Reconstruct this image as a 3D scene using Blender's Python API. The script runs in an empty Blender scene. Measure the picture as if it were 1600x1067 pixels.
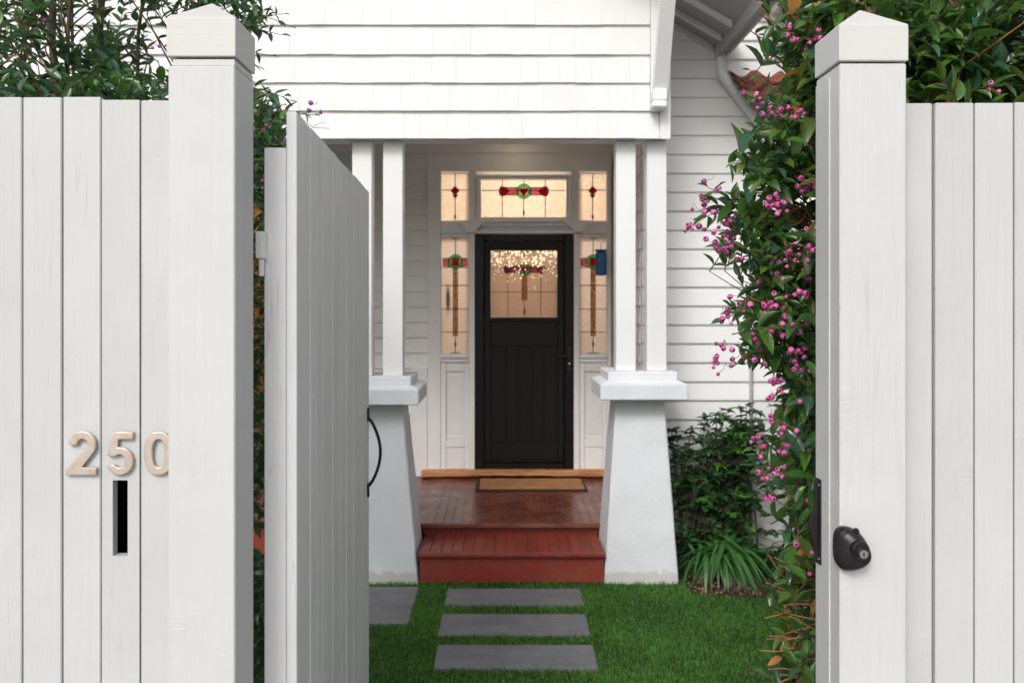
import bpy, math, random
from mathutils import Vector, Matrix, Quaternion
import numpy as np
R = math.radians
random.seed(7)
rnd = random.Random(11)
scene = bpy.context.scene
COL = scene.collection

# ------------------------------------------------------------------ camera
FPX = 1400.0; PX0, PY0 = 787.0, 480.0; HC = 1.70
cam = bpy.data.cameras.new('camera'); camo = bpy.data.objects.new('camera', cam); COL.objects.link(camo)
camo.location = (0, 0, HC); camo.rotation_euler = (R(90), 0, 0)
cam.sensor_width = 36; cam.lens = 36*FPX/1600
cam.shift_x = (800-PX0)/1600; cam.shift_y = (PY0-533.5)/1600
cam.clip_start = .05; cam.clip_end = 500
cam.dof.use_dof = True; cam.dof.focus_distance = 2.25; cam.dof.aperture_fstop = 6.3
scene.camera = camo

# ------------------------------------------------------------------ world and sun
SUN_EL, SUN_AZ = 38, -160      # azimuth measured clockwise from +Y : behind the camera, to its left
w = bpy.data.worlds.new('World'); scene.world = w; w.use_nodes = True
nt = w.node_tree; nt.nodes.clear()
out = nt.nodes.new('ShaderNodeOutputWorld'); bg = nt.nodes.new('ShaderNodeBackground')
sky = nt.nodes.new('ShaderNodeTexSky'); sky.sky_type = 'NISHITA'; sky.sun_disc = False
sky.sun_elevation = R(SUN_EL); sky.sun_rotation = R(SUN_AZ); sky.air_density = 1.2; sky.dust_density = 4.0; sky.ozone_density = 1.0
hs = nt.nodes.new('ShaderNodeHueSaturation'); hs.inputs['Saturation'].default_value = .28; hs.inputs['Value'].default_value = 1.0
nt.links.new(sky.outputs[0], hs.inputs['Color']); nt.links.new(hs.outputs[0], bg.inputs[0]); nt.links.new(bg.outputs[0], out.inputs[0])
bg.inputs[1].default_value = .125
sd = bpy.data.lights.new('sun', 'SUN'); sun = bpy.data.objects.new('sun', sd); COL.objects.link(sun)
sd.energy = .95; sd.angle = R(16); sd.color = (1, .985, .965)
dv = Vector((math.sin(R(SUN_AZ))*math.cos(R(SUN_EL)), math.cos(R(SUN_AZ))*math.cos(R(SUN_EL)), math.sin(R(SUN_EL))))
sun.rotation_euler = dv.to_track_quat('Z', 'Y').to_euler(); sun.location = dv*20
vs = scene.view_settings; scene.display_settings.display_device = 'sRGB'
vs.view_transform = 'Standard'; vs.look = 'None'; vs.gamma = 1; vs.use_curve_mapping = False; vs.exposure = .24
scene.cycles.max_bounces = 7; scene.cycles.diffuse_bounces = 4; scene.cycles.transparent_max_bounces = 6
scene.cycles.caustics_reflective = False; scene.cycles.caustics_refractive = False
scene.cycles.sample_clamp_indirect = 4
try: scene.cycles.use_denoising = True
except Exception: pass

# ------------------------------------------------------------------ helpers
def W(px, py, Y):
    "a point seen at this place of the photograph, standing Y metres away"
    return Vector(((px-PX0)*Y/FPX, Y, HC-(py-PY0)*Y/FPX))
def X(px, Y): return (px-PX0)*Y/FPX
def Z(py, Y): return HC-(py-PY0)*Y/FPX

def mesh(name, v, f, mats=None, mi=None, smooth=False):
    me = bpy.data.meshes.new(name); me.from_pydata([tuple(p) for p in v], [], f)
    if mats:
        for m in (mats if isinstance(mats, (list, tuple)) else [mats]): me.materials.append(m)
    if mi is not None: me.polygons.foreach_set('material_index', mi)
    if smooth: me.polygons.foreach_set('use_smooth', [True]*len(f))
    me.update(); return me
def link(name, me, parent=None, loc=(0, 0, 0), rot=(0, 0, 0), scale=(1, 1, 1)):
    o = bpy.data.objects.new(name, me); COL.objects.link(o)
    o.location = loc; o.rotation_euler = rot; o.scale = scale
    if parent: o.parent = parent
    return o
def tag(o, label=None, cat=None, group=None, kind=None):
    if label: o['label'] = label
    if cat: o['category'] = cat
    if group: o['group'] = group
    if kind: o['kind'] = kind
    return o
def root(name, loc, label, cat, group=None, rz=0):
    o = bpy.data.objects.new(name, None); COL.objects.link(o); o.empty_display_size = .1
    o.location = loc; o.rotation_euler = (0, 0, rz)
    return tag(o, label, cat, group)
def off(parent):
    "world location of a parent chain (all unrotated chains)"
    p = Vector((0, 0, 0))
    while parent: p += Vector(parent.location); parent = parent.parent
    return p
def cbox(x0, x1, y0, y1, z0, z1, b=.002):
    "chamfered box, 24 vertices"
    c = [(x0+x1)/2, (y0+y1)/2, (z0+z1)/2]; h = [abs(x1-x0)/2, abs(y1-y0)/2, abs(z1-z0)/2]
    b = min(b, min(h)*.45)
    v = []; idx = {}
    for sx in (-1, 1):
        for sy in (-1, 1):
            for sz in (-1, 1):
                for a in range(3):
                    s = (sx, sy, sz); p = [c[k]+s[k]*(h[k]-(0 if k == a else b)) for k in range(3)]
                    idx[(sx, sy, sz, a)] = len(v); v.append(p)
    f = []
    def q(l):
        # orient outward
        P = [Vector(v[i]) for i in l]; n = (P[1]-P[0]).cross(P[2]-P[0]); m = sum(P, Vector())/len(P)-Vector(c)
        f.append(l if n.dot(m) > 0 else l[::-1])
    for a in range(3):
        u, w_ = [k for k in range(3) if k != a]
        for s in (-1, 1):
            l = []
            for su, sw in ((-1, -1), (1, -1), (1, 1), (-1, 1)):
                t = [0, 0, 0]; t[a] = s; t[u] = su; t[w_] = sw; l.append(idx[(*t, a)])
            q(l)
    for a in range(3):     # edges along axis a
        u, w_ = [k for k in range(3) if k != a]
        for su in (-1, 1):
            for sw in (-1, 1):
                t0 = [0, 0, 0]; t0[a] = -1; t0[u] = su; t0[w_] = sw; t1 = t0[:]; t1[a] = 1
                q([idx[(*t0, u)], idx[(*t1, u)], idx[(*t1, w_)], idx[(*t0, w_)]])
    for sx in (-1, 1):
        for sy in (-1, 1):
            for sz in (-1, 1): q([idx[(sx, sy, sz, 0)], idx[(sx, sy, sz, 1)], idx[(sx, sy, sz, 2)]])
    return v, f
class MB:
    def __init__(s): s.v = []; s.f = []; s.m = []
    def add(s, vf, mi=0, mat=None):
        n = len(s.v); v, f = vf
        s.v += [tuple(mat @ Vector(p)) if mat else tuple(p) for p in v]
        s.f += [[i+n for i in q] for q in f]; s.m += [mi]*len(f); return s
    def box(s, *a, **k): return s.add(cbox(*a, **k))
    def build(s, name, mats, parent=None, local=False, smooth=False, kind=None, auto=None):
        o_ = Vector((0, 0, 0)) if local else off(parent)
        me = mesh(name, [(p[0]-o_[0], p[1]-o_[1], p[2]-o_[2]) for p in s.v], s.f, mats, s.m, smooth)
        o = link(name, me, parent)
        if kind: o['kind'] = kind
        return o
def bx(name, x0, x1, y0, y1, z0, z1, m, parent=None, b=.002, local=False):
    return MB().box(x0, x1, y0, y1, z0, z1, b=b).build(name, m, parent, local)
def prism(poly, y0, y1, axis='y'):
    "polygon in (x,z) extruded along y; axis 'x': polygon in (y,z) extruded along x"
    n = len(poly)
    if axis == 'y': v = [(p[0], y0, p[1]) for p in poly]+[(p[0], y1, p[1]) for p in poly]
    elif axis == 'x': v = [(y0, p[0], p[1]) for p in poly]+[(y1, p[0], p[1]) for p in poly]
    else: v = [(p[0], p[1], y0) for p in poly]+[(p[0], p[1], y1) for p in poly]
    f = [list(range(n))[::-1], list(range(n, 2*n))]+[[i, (i+1) % n, (i+1) % n+n, i+n] for i in range(n)]
    # fix orientation
    a = sum(poly[i][0]*poly[(i+1) % n][1]-poly[(i+1) % n][0]*poly[i][1] for i in range(n))
    flip = (a > 0) if axis == 'y' else (a < 0)
    if (y1 < y0): flip = not flip
    if flip: f = [q[::-1] for q in f]
    return v, f
def tube(pts, rad, seg=6, cap=True):
    pts = [Vector(p) for p in pts]; n = len(pts)
    if not isinstance(rad, (list, tuple)): rad = [rad]*n
    v = []; f = []; ref = None
    for i, p in enumerate(pts):
        t = (pts[min(i+1, n-1)]-pts[max(i-1, 0)])
        t = t.normalized() if t.length > 1e-9 else Vector((0, 0, 1))
        if ref is None: ref = t.orthogonal().normalized()
        ref = (ref-t*ref.dot(t)); ref = ref.normalized() if ref.length > 1e-6 else t.orthogonal().normalized()
        b = t.cross(ref)
        for k in range(seg):
            a = 2*math.pi*k/seg; v.append(p+(ref*math.cos(a)+b*math.sin(a))*rad[i])
    for i in range(n-1):
        for k in range(seg): f.append([i*seg+k, i*seg+(k+1) % seg, (i+1)*seg+(k+1) % seg, (i+1)*seg+k])
    if cap: f.append(list(range(seg))[::-1]); f.append([(n-1)*seg+k for k in range(seg)])
    return v, f
def cyl(p0, p1, r, seg=20, r1=None): return tube([p0, p1], [r, r if r1 is None else r1], seg)

# ------------------------------------------------------------------ materials
def newmat(name):
    m = bpy.data.materials.new(name); m.use_nodes = True
    n = m.node_tree; b = n.nodes['Principled BSDF']; return m, n, b
def N(n, t, **k):
    x = n.nodes.new(t)
    for a, v in k.items(): setattr(x, a, v)
    return x
def L(n, a, b): n.links.new(a, b)
def coords(n, scale, rand=True, objc=False):
    "position in the world, shifted per object so that no two pieces repeat"
    mp = N(n, 'ShaderNodeMapping'); mp.inputs['Scale'].default_value = scale
    if objc: L(n, N(n, 'ShaderNodeTexCoord').outputs['Object'], mp.inputs[0]); return mp.outputs[0]
    g = N(n, 'ShaderNodeNewGeometry')
    if rand:
        oi = N(n, 'ShaderNodeObjectInfo'); ml = N(n, 'ShaderNodeMath', operation='MULTIPLY'); ml.inputs[1].default_value = 37
        L(n, oi.outputs['Random'], ml.inputs[0])
        ad = N(n, 'ShaderNodeVectorMath', operation='ADD'); L(n, g.outputs['Position'], ad.inputs[0]); L(n, ml.outputs[0], ad.inputs[1])
        L(n, ad.outputs[0], mp.inputs[0])
    else: L(n, g.outputs['Position'], mp.inputs[0])
    return mp.outputs[0]
def noise(n, vec, sc=1, det=4, rough=.6):
    t = N(n, 'ShaderNodeTexNoise'); t.inputs['Scale'].default_value = sc; t.inputs['Detail'].default_value = det; t.inputs['Roughness'].default_value = rough
    L(n, vec, t.inputs['Vector']); return t.outputs['Fac']
def ramp(n, fac, stops):
    r = N(n, 'ShaderNodeValToRGB'); L(n, fac, r.inputs[0]); e = r.color_ramp.elements
    while len(e) < len(stops): e.new(.5)
    for k, (p, c) in enumerate(stops):
        e[k].position = p; e[k].color = (c, c, c, 1) if isinstance(c, (int, float)) else (*c, 1)
    return r.outputs[0]
def mixc(n, a, b, fac, mode='MIX'):
    m = N(n, 'ShaderNodeMix', data_type='RGBA', blend_type=mode)
    for s, v in ((m.inputs[0], fac), (m.inputs[6], a), (m.inputs[7], b)):
        if isinstance(v, (int, float)): s.default_value = v
        elif isinstance(v, tuple): s.default_value = (*v, 1)
        else: L(n, v, s)
    return m.outputs[2]
def bump(n, b, h, strength, dist, prev=None):
    bp = N(n, 'ShaderNodeBump'); bp.inputs['Strength'].default_value = strength; bp.inputs['Distance'].default_value = dist
    L(n, h, bp.inputs['Height'])
    if prev: L(n, prev, bp.inputs['Normal'])
    L(n, bp.outputs[0], b.inputs['Normal']); return bp.outputs[0]

def paint(name, col=(.77, .765, .75), axis='z', rough=.5, grain=.35, cracks=True, dirt=.08, obj_random=True, rnd_amt=.9):
    "painted timber: grain along one axis, saw marks across it, hairline cracks, faint dirt"
    m, n, b = newmat(name)
    g = {'z': (70, 70, 2.2), 'x': (2.2, 70, 70), 'y': (70, 2.2, 70)}[axis]
    s = {'z': (7, 7, 170), 'x': (170, 7, 7), 'y': (7, 170, 7)}[axis]
    k = {'z': (26, 26, .9), 'x': (.9, 26, 26), 'y': (26, .9, 26)}[axis]
    gr = noise(n, coords(n, g), 1, 6, .65); sw = noise(n, coords(n, s), 1, 2, .5)
    lo = noise(n, coords(n, (2.3, 2.3, 2.3)), 1, 4, .6); md = noise(n, coords(n, (14, 14, 9)), 1, 5, .65)
    oi = N(n, 'ShaderNodeObjectInfo')
    c = mixc(n, col, tuple(x*(1-dirt) for x in col), ramp(n, lo, [(.35, 0), (.68, 1)]))
    c = mixc(n, c, (col[0]*.80, col[1]*.79, col[2]*.75), ramp(n, md, [(.60, 0), (.80, .34)]))
    if obj_random: c = mixc(n, c, (.93, .93, .93), ramp(n, oi.outputs['Random'], [(0, 0), (1, rnd_amt)]), 'MULTIPLY')
    if cracks:
        ck = noise(n, coords(n, k), .9, 3, .5)
        a = N(n, 'ShaderNodeMath', operation='SUBTRACT'); L(n, ck, a.inputs[0]); a.inputs[1].default_value = .5
        a2 = N(n, 'ShaderNodeMath', operation='ABSOLUTE'); L(n, a.outputs[0], a2.inputs[0])
        line = ramp(n, a2.outputs[0], [(0, 1), (.009, 0)])
        msk = ramp(n, noise(n, coords(n, (4, 4, 1.6)), 1, 2), [(.52, 0), (.60, 1)])
        ml = N(n, 'ShaderNodeMath', operation='MULTIPLY'); L(n, line, ml.inputs[0]); L(n, msk, ml.inputs[1])
        ml2 = N(n, 'ShaderNodeMath', operation='MULTIPLY'); L(n, ml.outputs[0], ml2.inputs[0]); ml2.inputs[1].default_value = .3
        c = mixc(n, c, (.30, .29, .27), ml2.outputs[0])
        # pin holes and chips
        vo = N(n, 'ShaderNodeTexVoronoi'); vo.inputs['Scale'].default_value = 11; L(n, coords(n, (1, 1, .5)), vo.inputs['Vector'])
        c = mixc(n, c, (.22, .2, .18), ramp(n, vo.outputs['Distance'], [(0, .7), (.022, 0)]))
    L(n, c, b.inputs['Base Color']); b.inputs['Roughness'].default_value = rough
    b.inputs['Specular IOR Level'].default_value = .35
    p = bump(n, b, gr, grain, .0020); p = bump(n, b, sw, grain*.35, .0009, p)
    bl = ramp(n, md, [(.55, 0), (.75, 1)]); p = bump(n, b, bl, .25, .0012, p)
    if cracks:   # torn and brushed-over patches
        rp = noise(n, coords(n, (45, 45, 150) if axis == 'z' else (150, 45, 45)), 1, 4, .6)
        mk = ramp(n, noise(n, coords(n, (7, 7, 4)), 1, 2), [(.60, 0), (.68, 1)])
        mm = N(n, 'ShaderNodeMath', operation='MULTIPLY'); L(n, rp, mm.inputs[0]); L(n, mk, mm.inputs[1]); bump(n, b, mm.outputs[0], .6, .003, p)
    return m
M = {}
M['fence'] = paint('fence_paint', (.62, .622, .618), 'z', .46, .8)
M['post'] = paint('post_paint', (.64, .642, .638), 'z', .43, .75, obj_random=False)
M['gate'] = paint('gate_paint', (.86, .862, .865), 'z', .5, .8, obj_random=True)
M['cap'] = paint('cap_paint', (.66, .65, .63), 'x', .45, .45)
M['white_x'] = paint('weatherboard_paint', (.87, .868, .862), 'x', .5, .2, cracks=False, dirt=.05)
M['white_z'] = paint('trim_paint', (.87, .868, .862), 'z', .45, .15, cracks=False, dirt=.04)
M['shingle'] = paint('shingle_paint', (.83, .83, .825), 'z', .6, .35, cracks=False, dirt=.05, rnd_amt=.35)
M['grey_trim'] = paint('eave_paint', (.42, .41, .40), 'x', .55, .15, cracks=False)
M['stile'] = M['gate']

def stucco():
    m, n, b = newmat('rendered_pier_paint')
    a = noise(n, coords(n, (1, 1, 1), False), 60, 5, .65); lo = noise(n, coords(n, (1, 1, 1), False), 5, 4, .6)
    g = N(n, 'ShaderNodeNewGeometry'); sp = N(n, 'ShaderNodeSeparateXYZ'); L(n, g.outputs['Position'], sp.inputs[0])
    ns = N(n, 'ShaderNodeMath', operation='MULTIPLY'); L(n, noise(n, coords(n, (1, 1, 1), False), 18, 5, .7), ns.inputs[0]); ns.inputs[1].default_value = .13
    ad = N(n, 'ShaderNodeMath', operation='SUBTRACT'); L(n, sp.outputs['Z'], ad.inputs[0]); L(n, ns.outputs[0], ad.inputs[1])
    c = mixc(n, (.80, .82, .855), (.74, .76, .795), ramp(n, lo, [(.35, 0), (.7, 1)]))
    c = mixc(n, c, (.50, .45, .38), ramp(n, ad.outputs[0], [(0, .55), (.02, 0)]))
    L(n, c, b.inputs['Base Color']); b.inputs['Roughness'].default_value = .75
    p = bump(n, b, a, .45, .004); bump(n, b, lo, .5, .02, p); return m
M['stucco'] = stucco()
def simple(name, col, rough=.5, metal=0, bsc=0, bst=.2, var=.0, spec=.5):
    m, n, b = newmat(name)
    b.inputs['Roughness'].default_value = rough; b.inputs['Metallic'].default_value = metal; b.inputs['Specular IOR Level'].default_value = spec
    v = noise(n, coords(n, (1, 1, 1)), 9, 5, .65)
    c = mixc(n, col, tuple(x*(1-var) for x in col), ramp(n, v, [(.35, 0), (.65, 1)]))
    L(n, c, b.inputs['Base Color'])
    if bsc: bump(n, b, noise(n, coords(n, (1, 1, 1)), bsc, 5, .6), bst, .002)
    return m
M['black'] = simple('black_door_paint', (.004, .004, .0045), .5, 0, 90, .1, .2, spec=.3)
M['black_frame'] = simple('black_screen_frame', (.003, .003, .0035), .4, 0, 0, 0, .1, spec=.3)
M['iron'] = simple('black_iron', (.022, .021, .022), .5, .3, 220, .5, .4)
M['lockmetal'] = simple('dark_lock_metal', (.045, .043, .045), .36, .7, 120, .25, .35)
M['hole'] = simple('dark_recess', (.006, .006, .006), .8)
M['steel'] = simple('bright_steel', (.62, .64, .66), .25, 1, 0, 0, .15)
M['lead'] = simple('window_lead', (.05, .045, .04), .55, .3)
M['bark'] = simple('shrub_bark', (.11, .072, .05), .8, 0, 60, .8, .4)
M['twig'] = simple('orange_twig', (.36, .16, .07), .7, 0, 60, .4, .35)
M['stem'] = simple('green_brown_stem', (.12, .085, .04), .7, 0, 60, .4, .35)
M['soil'] = simple('garden_soil', (.075, .042, .028), .95, 0, 45, 1, .5)
M['rubber'] = simple('mat_rubber_edge', (.03, .028, .026), .8)
M['pipe'] = simple('white_pipe_paint', (.72, .72, .72), .4, 0, 0, 0, .08)
M['blue'] = simple('blue_enamel', (.008, .13, .36), .35, 0, 0, 0, .3)
M['white_plastic'] = simple('white_plastic', (.8, .8, .8), .3)
M['concrete'] = simple('footpath_concrete', (.42, .41, .39), .9, 0, 60, .5, .25)
M['hall'] = simple('hall_plaster', (.78, .70, .60), .8)

def bronze():
    m, n, b = newmat('aged_bronze')
    v = noise(n, coords(n, (60, 60, 160)), 1, 4, .6); u = noise(n, coords(n, (1, 1, 1)), 40, 4, .6)
    c = mixc(n, (.70, .61, .53), (.56, .42, .30), ramp(n, u, [(.40, 0), (.85, 1)]))
    L(n, c, b.inputs['Base Color']); b.inputs['Metallic'].default_value = .65; b.inputs['Roughness'].default_value = .38
    bump(n, b, v, .2, .0004); return m
M['bronze'] = bronze()
def deck(name, c1, c2, worn, rough):
    m, n, b = newmat(name)
    gr = noise(n, coords(n, (60, 3, 60)), 1, 5, .65); lo = noise(n, coords(n, (1, 1, 1), False), 3.5, 5, .65)
    sc = noise(n, coords(n, (30, 9, 30)), 1, 5, .7)
    oi = N(n, 'ShaderNodeObjectInfo')
    c = mixc(n, c1, c2, ramp(n, oi.outputs['Random'], [(0, 0), (1, 1)]))
    c = mixc(n, c, worn, ramp(n, lo, [(.45, 0), (.70, .65)])); c = mixc(n, c, tuple(x*1.7 for x in worn), ramp(n, sc, [(.58, 0), (.74, .5)]))
    L(n, c, b.inputs['Base Color']); b.inputs['Roughness'].default_value = rough
    L(n, ramp(n, lo, [(.3, rough-.08), (.7, rough+.22)]), b.inputs['Roughness'])
    bump(n, b, gr, .3, .001); return m
M['deck'] = deck('worn_red_brown_deck_paint', (.19, .048, .028), (.14, .036, .023), (.23, .10, .06), .24)
M['step'] = deck('red_step_paint', (.30, .042, .026), (.21, .032, .022), (.28, .08, .046), .38)
def sillm():
    m, n, b = newmat('orange_oiled_sill')
    a = noise(n, coords(n, (4, 50, 50)), 1, 6, .7)
    L(n, ramp(n, a, [(.3, (.22, .085, .03)), (.5, (.50, .22, .085)), (.7, (.62, .33, .15))]), b.inputs['Base Color']); b.inputs['Roughness'].default_value = .6
    bump(n, b, a, .6, .003); return m
M['sill'] = sillm()
def matm():
    m, n, b = newmat('coir')
    a = noise(n, coords(n, (1, 1, 1)), 260, 3, .7); d = noise(n, coords(n, (1, 1, 1)), 9, 3, .7)
    c = mixc(n, (.58, .28, .11), (.32, .14, .055), ramp(n, a, [(.35, 1), (.6, 0)])); c = mixc(n, c, (.25, .12, .06), ramp(n, d, [(.5, 0), (.7, .6)]))
    L(n, c, b.inputs['Base Color']); b.inputs['Roughness'].default_value = 1
    bump(n, b, a, 1, .004); return m
M['coir'] = matm()
def stonem():
    m, n, b = newmat('bluestone')
    a = noise(n, coords(n, (1, 1, 1)), 130, 4, .7); lo = noise(n, coords(n, (1, 2, 1)), 4, 5, .65)
    vein = N(n, 'ShaderNodeTexNoise'); vein.inputs['Scale'].default_value = 2.2; vein.inputs['Detail'].default_value = 4; vein.inputs['Distortion'].default_value = 2.5
    L(n, coords(n, (1, 3, 1)), vein.inputs['Vector'])
    s = N(n, 'ShaderNodeMath', operation='SUBTRACT'); L(n, vein.outputs[0], s.inputs[0]); s.inputs[1].default_value = .5
    s2 = N(n, 'ShaderNodeMath', operation='ABSOLUTE'); L(n, s.outputs[0], s2.inputs[0])
    c = mixc(n, (.165, .166, .178), (.225, .222, .228), ramp(n, lo, [(.35, 0), (.7, 1)]))
    c = mixc(n, c, (.09, .086, .09), ramp(n, s2.outputs[0], [(0, .55), (.012, 0)])); c = mixc(n, c, (.10, .10, .10), ramp(n, a, [(.55, 0), (.75, .3)]))
    L(n, c, b.inputs['Base Color']); b.inputs['Roughness'].default_value = .8
    bump(n, b, a, .25, .001); return m
M['stone'] = stonem()
def lawnm():
    m, n, b = newmat('lawn_ground')
    a = noise(n, coords(n, (1, 1, 1), False), 30, 5, .7)
    L(n, ramp(n, a, [(.3, (.012, .028, .007)), (.7, (.03, .062, .014))]), b.inputs['Base Color']); b.inputs['Roughness'].default_value = 1
    bump(n, b, a, .8, .01); return m
M['lawn'] = lawnm()
def tilem():
    m, n, b = newmat('terracotta')
    a = noise(n, coords(n, (1, 1, 1)), 25, 5, .7); 
    c = ramp(n, a, [(.38, (.05, .03, .025)), (.48, (.27, .075, .04)), (.58, (.32, .12, .065)), (.68, (.10, .06, .05))])
    L(n, c, b.inputs['Base Color']); b.inputs['Roughness'].default_value = .85; bump(n, b, a, .6, .004); return m
M['tile'] = tilem()
def leafm(name, c1, c2, rough=.32, tr=.22, trc=None, vein=True):
    m, n, b = newmat(name)
    v = noise(n, coords(n, (1, 1, 1)), 35, 3, .6); lo = noise(n, coords(n, (1, 1, 1), False), 5, 3, .6)
    oi = N(n, 'ShaderNodeObjectInfo')
    c = mixc(n, c1, c2, ramp(n, v, [(.35, 0), (.7, 1)])); c = mixc(n, c, c2, ramp(n, lo, [(.45, 0), (.7, .8)]))
    L(n, c, b.inputs['Base Color']); b.inputs['Roughness'].default_value = rough; b.inputs['Specular IOR Level'].default_value = .6
    t = N(n, 'ShaderNodeBsdfTranslucent'); t.inputs[0].default_value = (*(trc or tuple(x*2.2 for x in c2)), 1)
    mx = N(n, 'ShaderNodeMixShader'); mx.inputs[0].default_value = tr
    L(n, b.outputs[0], mx.inputs[1]); L(n, t.outputs[0], mx.inputs[2]); L(n, mx.outputs[0], n.nodes['Material Output'].inputs[0])
    return m
M['leafA'] = leafm('glossy_dark_leaf', (.028, .082, .018), (.052, .13, .026), .27)
M['leafB'] = leafm('glossy_mid_leaf', (.055, .145, .026), (.095, .20, .036), .27)
M['leafC'] = leafm('glossy_blue_green_leaf', (.034, .098, .050), (.050, .13, .070), .22)
M['leafD'] = leafm('olive_young_leaf', (.08, .145, .026), (.13, .19, .036), .4, .3)
M['leafO'] = leafm('dry_orange_leaf', (.42, .16, .04), (.55, .24, .07), .6, .4)
M['strap'] = leafm('strap_leaf_green', (.030, .105, .026), (.055, .155, .034), .33, .15)
M['strapb'] = leafm('strap_leaf_light', (.055, .165, .040), (.085, .21, .055), .33, .2)
M['shrubA'] = leafm('small_shrub_leaf', (.030, .085, .030), (.055, .13, .042), .34, .15)
M['shrubB'] = leafm('small_shrub_bright_leaf', (.09, .26, .04), (.14, .34, .05), .38, .25)
M['grassA'] = leafm('grass_dark', (.030, .110, .016), (.045, .145, .022), .6, .25)
M['grassB'] = leafm('grass_light', (.085, .24, .030), (.13, .30, .045), .6, .3)
M['grassC'] = leafm('grass_dry', (.12, .14, .04), (.16, .17, .06), .7, .3)
def berrym(name, c1, c2):
    m, n, b = newmat(name)
    oi = N(n, 'ShaderNodeObjectInfo')
    c = mixc(n, c1, c2, oi.outputs['Random'])
    v = noise(n, coords(n, (1, 1, 1)), 110, 3, .6); c = mixc(n, c, tuple(x*.6 for x in c1), ramp(n, v, [(.5, 0), (.75, .7)]))
    L(n, c, b.inputs['Base Color']); b.inputs['Roughness'].default_value = .33; b.inputs['Subsurface Weight'].default_value = .0
    return m
M['berry'] = berrym('magenta_berry', (.56, .07, .27), (.74, .17, .46))
M['berryp'] = berrym('purple_berry', (.30, .05, .20), (.44, .09, .32))
M['calyx'] = simple('berry_eye', (.07, .008, .03), .7)
def glassm(name, col, bsc=120, bst=.4, diff=.25, spot=None):
    "textured leadlight glass: lets the hall lamp through"
    m, n, b = newmat(name)
    v = noise(n, coords(n, (1, 1, 1)), bsc, 3, .6); lo = noise(n, coords(n, (1, 1, 1)), 7, 3, .6)
    c = mixc(n, col, tuple(x*.72 for x in col), ramp(n, v, [(.4, 0), (.66, 1)])); c = mixc(n, c, tuple(x*.85 for x in col), ramp(n, lo, [(.4, 0), (.7, 1)]))
    if spot:  # silhouette against the lit hall, darkened into the glass colour
        g = N(n, 'ShaderNodeNewGeometry'); sb = N(n, 'ShaderNodeVectorMath', operation='SUBTRACT'); L(n, g.outputs['Position'], sb.inputs[0]); sb.inputs[1].default_value = spot[0]
        ms = N(n, 'ShaderNodeVectorMath', operation='DIVIDE'); L(n, sb.outputs[0], ms.inputs[0]); ms.inputs[1].default_value = spot[1]
        ln = N(n, 'ShaderNodeVectorMath', operation='LENGTH'); L(n, ms.outputs[0], ln.inputs[0])
        ad = N(n, 'ShaderNodeMath', operation='ADD'); L(n, ln.outputs['Value'], ad.inputs[0]); L(n, v, ad.inputs[1])
        c = mixc(n, c, (.06, .05, .045), ramp(n, ad.outputs[0], [(.7, .75), (1.6, 0)]))
    t = N(n, 'ShaderNodeBsdfTranslucent'); L(n, c, t.inputs[0])
    L(n, mixc(n, c, (0, 0, 0), 1-diff), b.inputs['Base Color']); b.inputs['Roughness'].default_value = .12
    bump(n, b, v, bst, .002)
    mx = N(n, 'ShaderNodeMixShader'); mx.inputs[0].default_value = .75
    L(n, b.outputs[0], mx.inputs[1]); L(n, t.outputs[0], mx.inputs[2]); L(n, mx.outputs[0], n.nodes['Material Output'].inputs[0]); return m
M['g_cream'] = glassm('cream_glass', (.86, .79, .72), 70, .6, .4)
M['g_side'] = glassm('frosted_side_glass', (.82, .77, .75), 160, .5, .5, ((X(700, 7.62), 7.62, Z(467, 7.62)), (.045, .3, .28)))
M['g_door'] = glassm('frosted_door_glass', (.62, .52, .46), 160, .5, .45)
def tint(name, col):
    "thin flashed glass laid over the lit field: a coloured filter with a gloss"
    m, n, b = newmat(name); t = N(n, 'ShaderNodeBsdfTransparent'); v = noise(n, coords(n, (1, 1, 1)), 60, 3, .6)
    L(n, mixc(n, col, tuple(x*.6 for x in col), ramp(n, v, [(.4, 0), (.65, 1)])), t.inputs[0])
    b.inputs['Base Color'].default_value = (*[x*.35 for x in col], 1); b.inputs['Roughness'].default_value = .15
    mx = N(n, 'ShaderNodeMixShader'); mx.inputs[0].default_value = .82
    L(n, b.outputs[0], mx.inputs[1]); L(n, t.outputs[0], mx.inputs[2]); L(n, mx.outputs[0], n.nodes['Material Output'].inputs[0]); return m
M['g_green'] = tint('green_glass', (.42, 1, .50)); M['g_red'] = tint('ruby_glass', (.75, .03, .16)); M['g_pink'] = tint('rose_glass', (1, .46, .56)); M['g_amber'] = tint('amber_rippled_glass', (1, .74, .50))
if 0: M['g_green'] = glassm('green_glass', (.22, .75, .22), 120, .4, .3)
if 0: M['g_red'] = glassm('ruby_glass', (.55, .01, .05), 120, .4, .2)
if 0: M['g_pink'] = glassm('rose_glass', (.85, .25, .22), 120, .4, .3)
if 0: M['g_amber'] = glassm('amber_rippled_glass', (.80, .42, .16), 200, .8, .3)
def emit(name, col, s):
    m, n, b = newmat(name); b.inputs['Base Color'].default_value = (*col, 1); b.inputs['Emission Color'].default_value = (*col, 1); b.inputs['Emission Strength'].default_value = s; return m
M['glint'] = emit('glint_glow', (1, .80, .52), 1.6)
M['lamp'] = emit('lit_lamp_glass', (1, .86, .66), 1.0)
M['string'] = emit('warm_garden_light', (1, .45, .08), 1.2)

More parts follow.
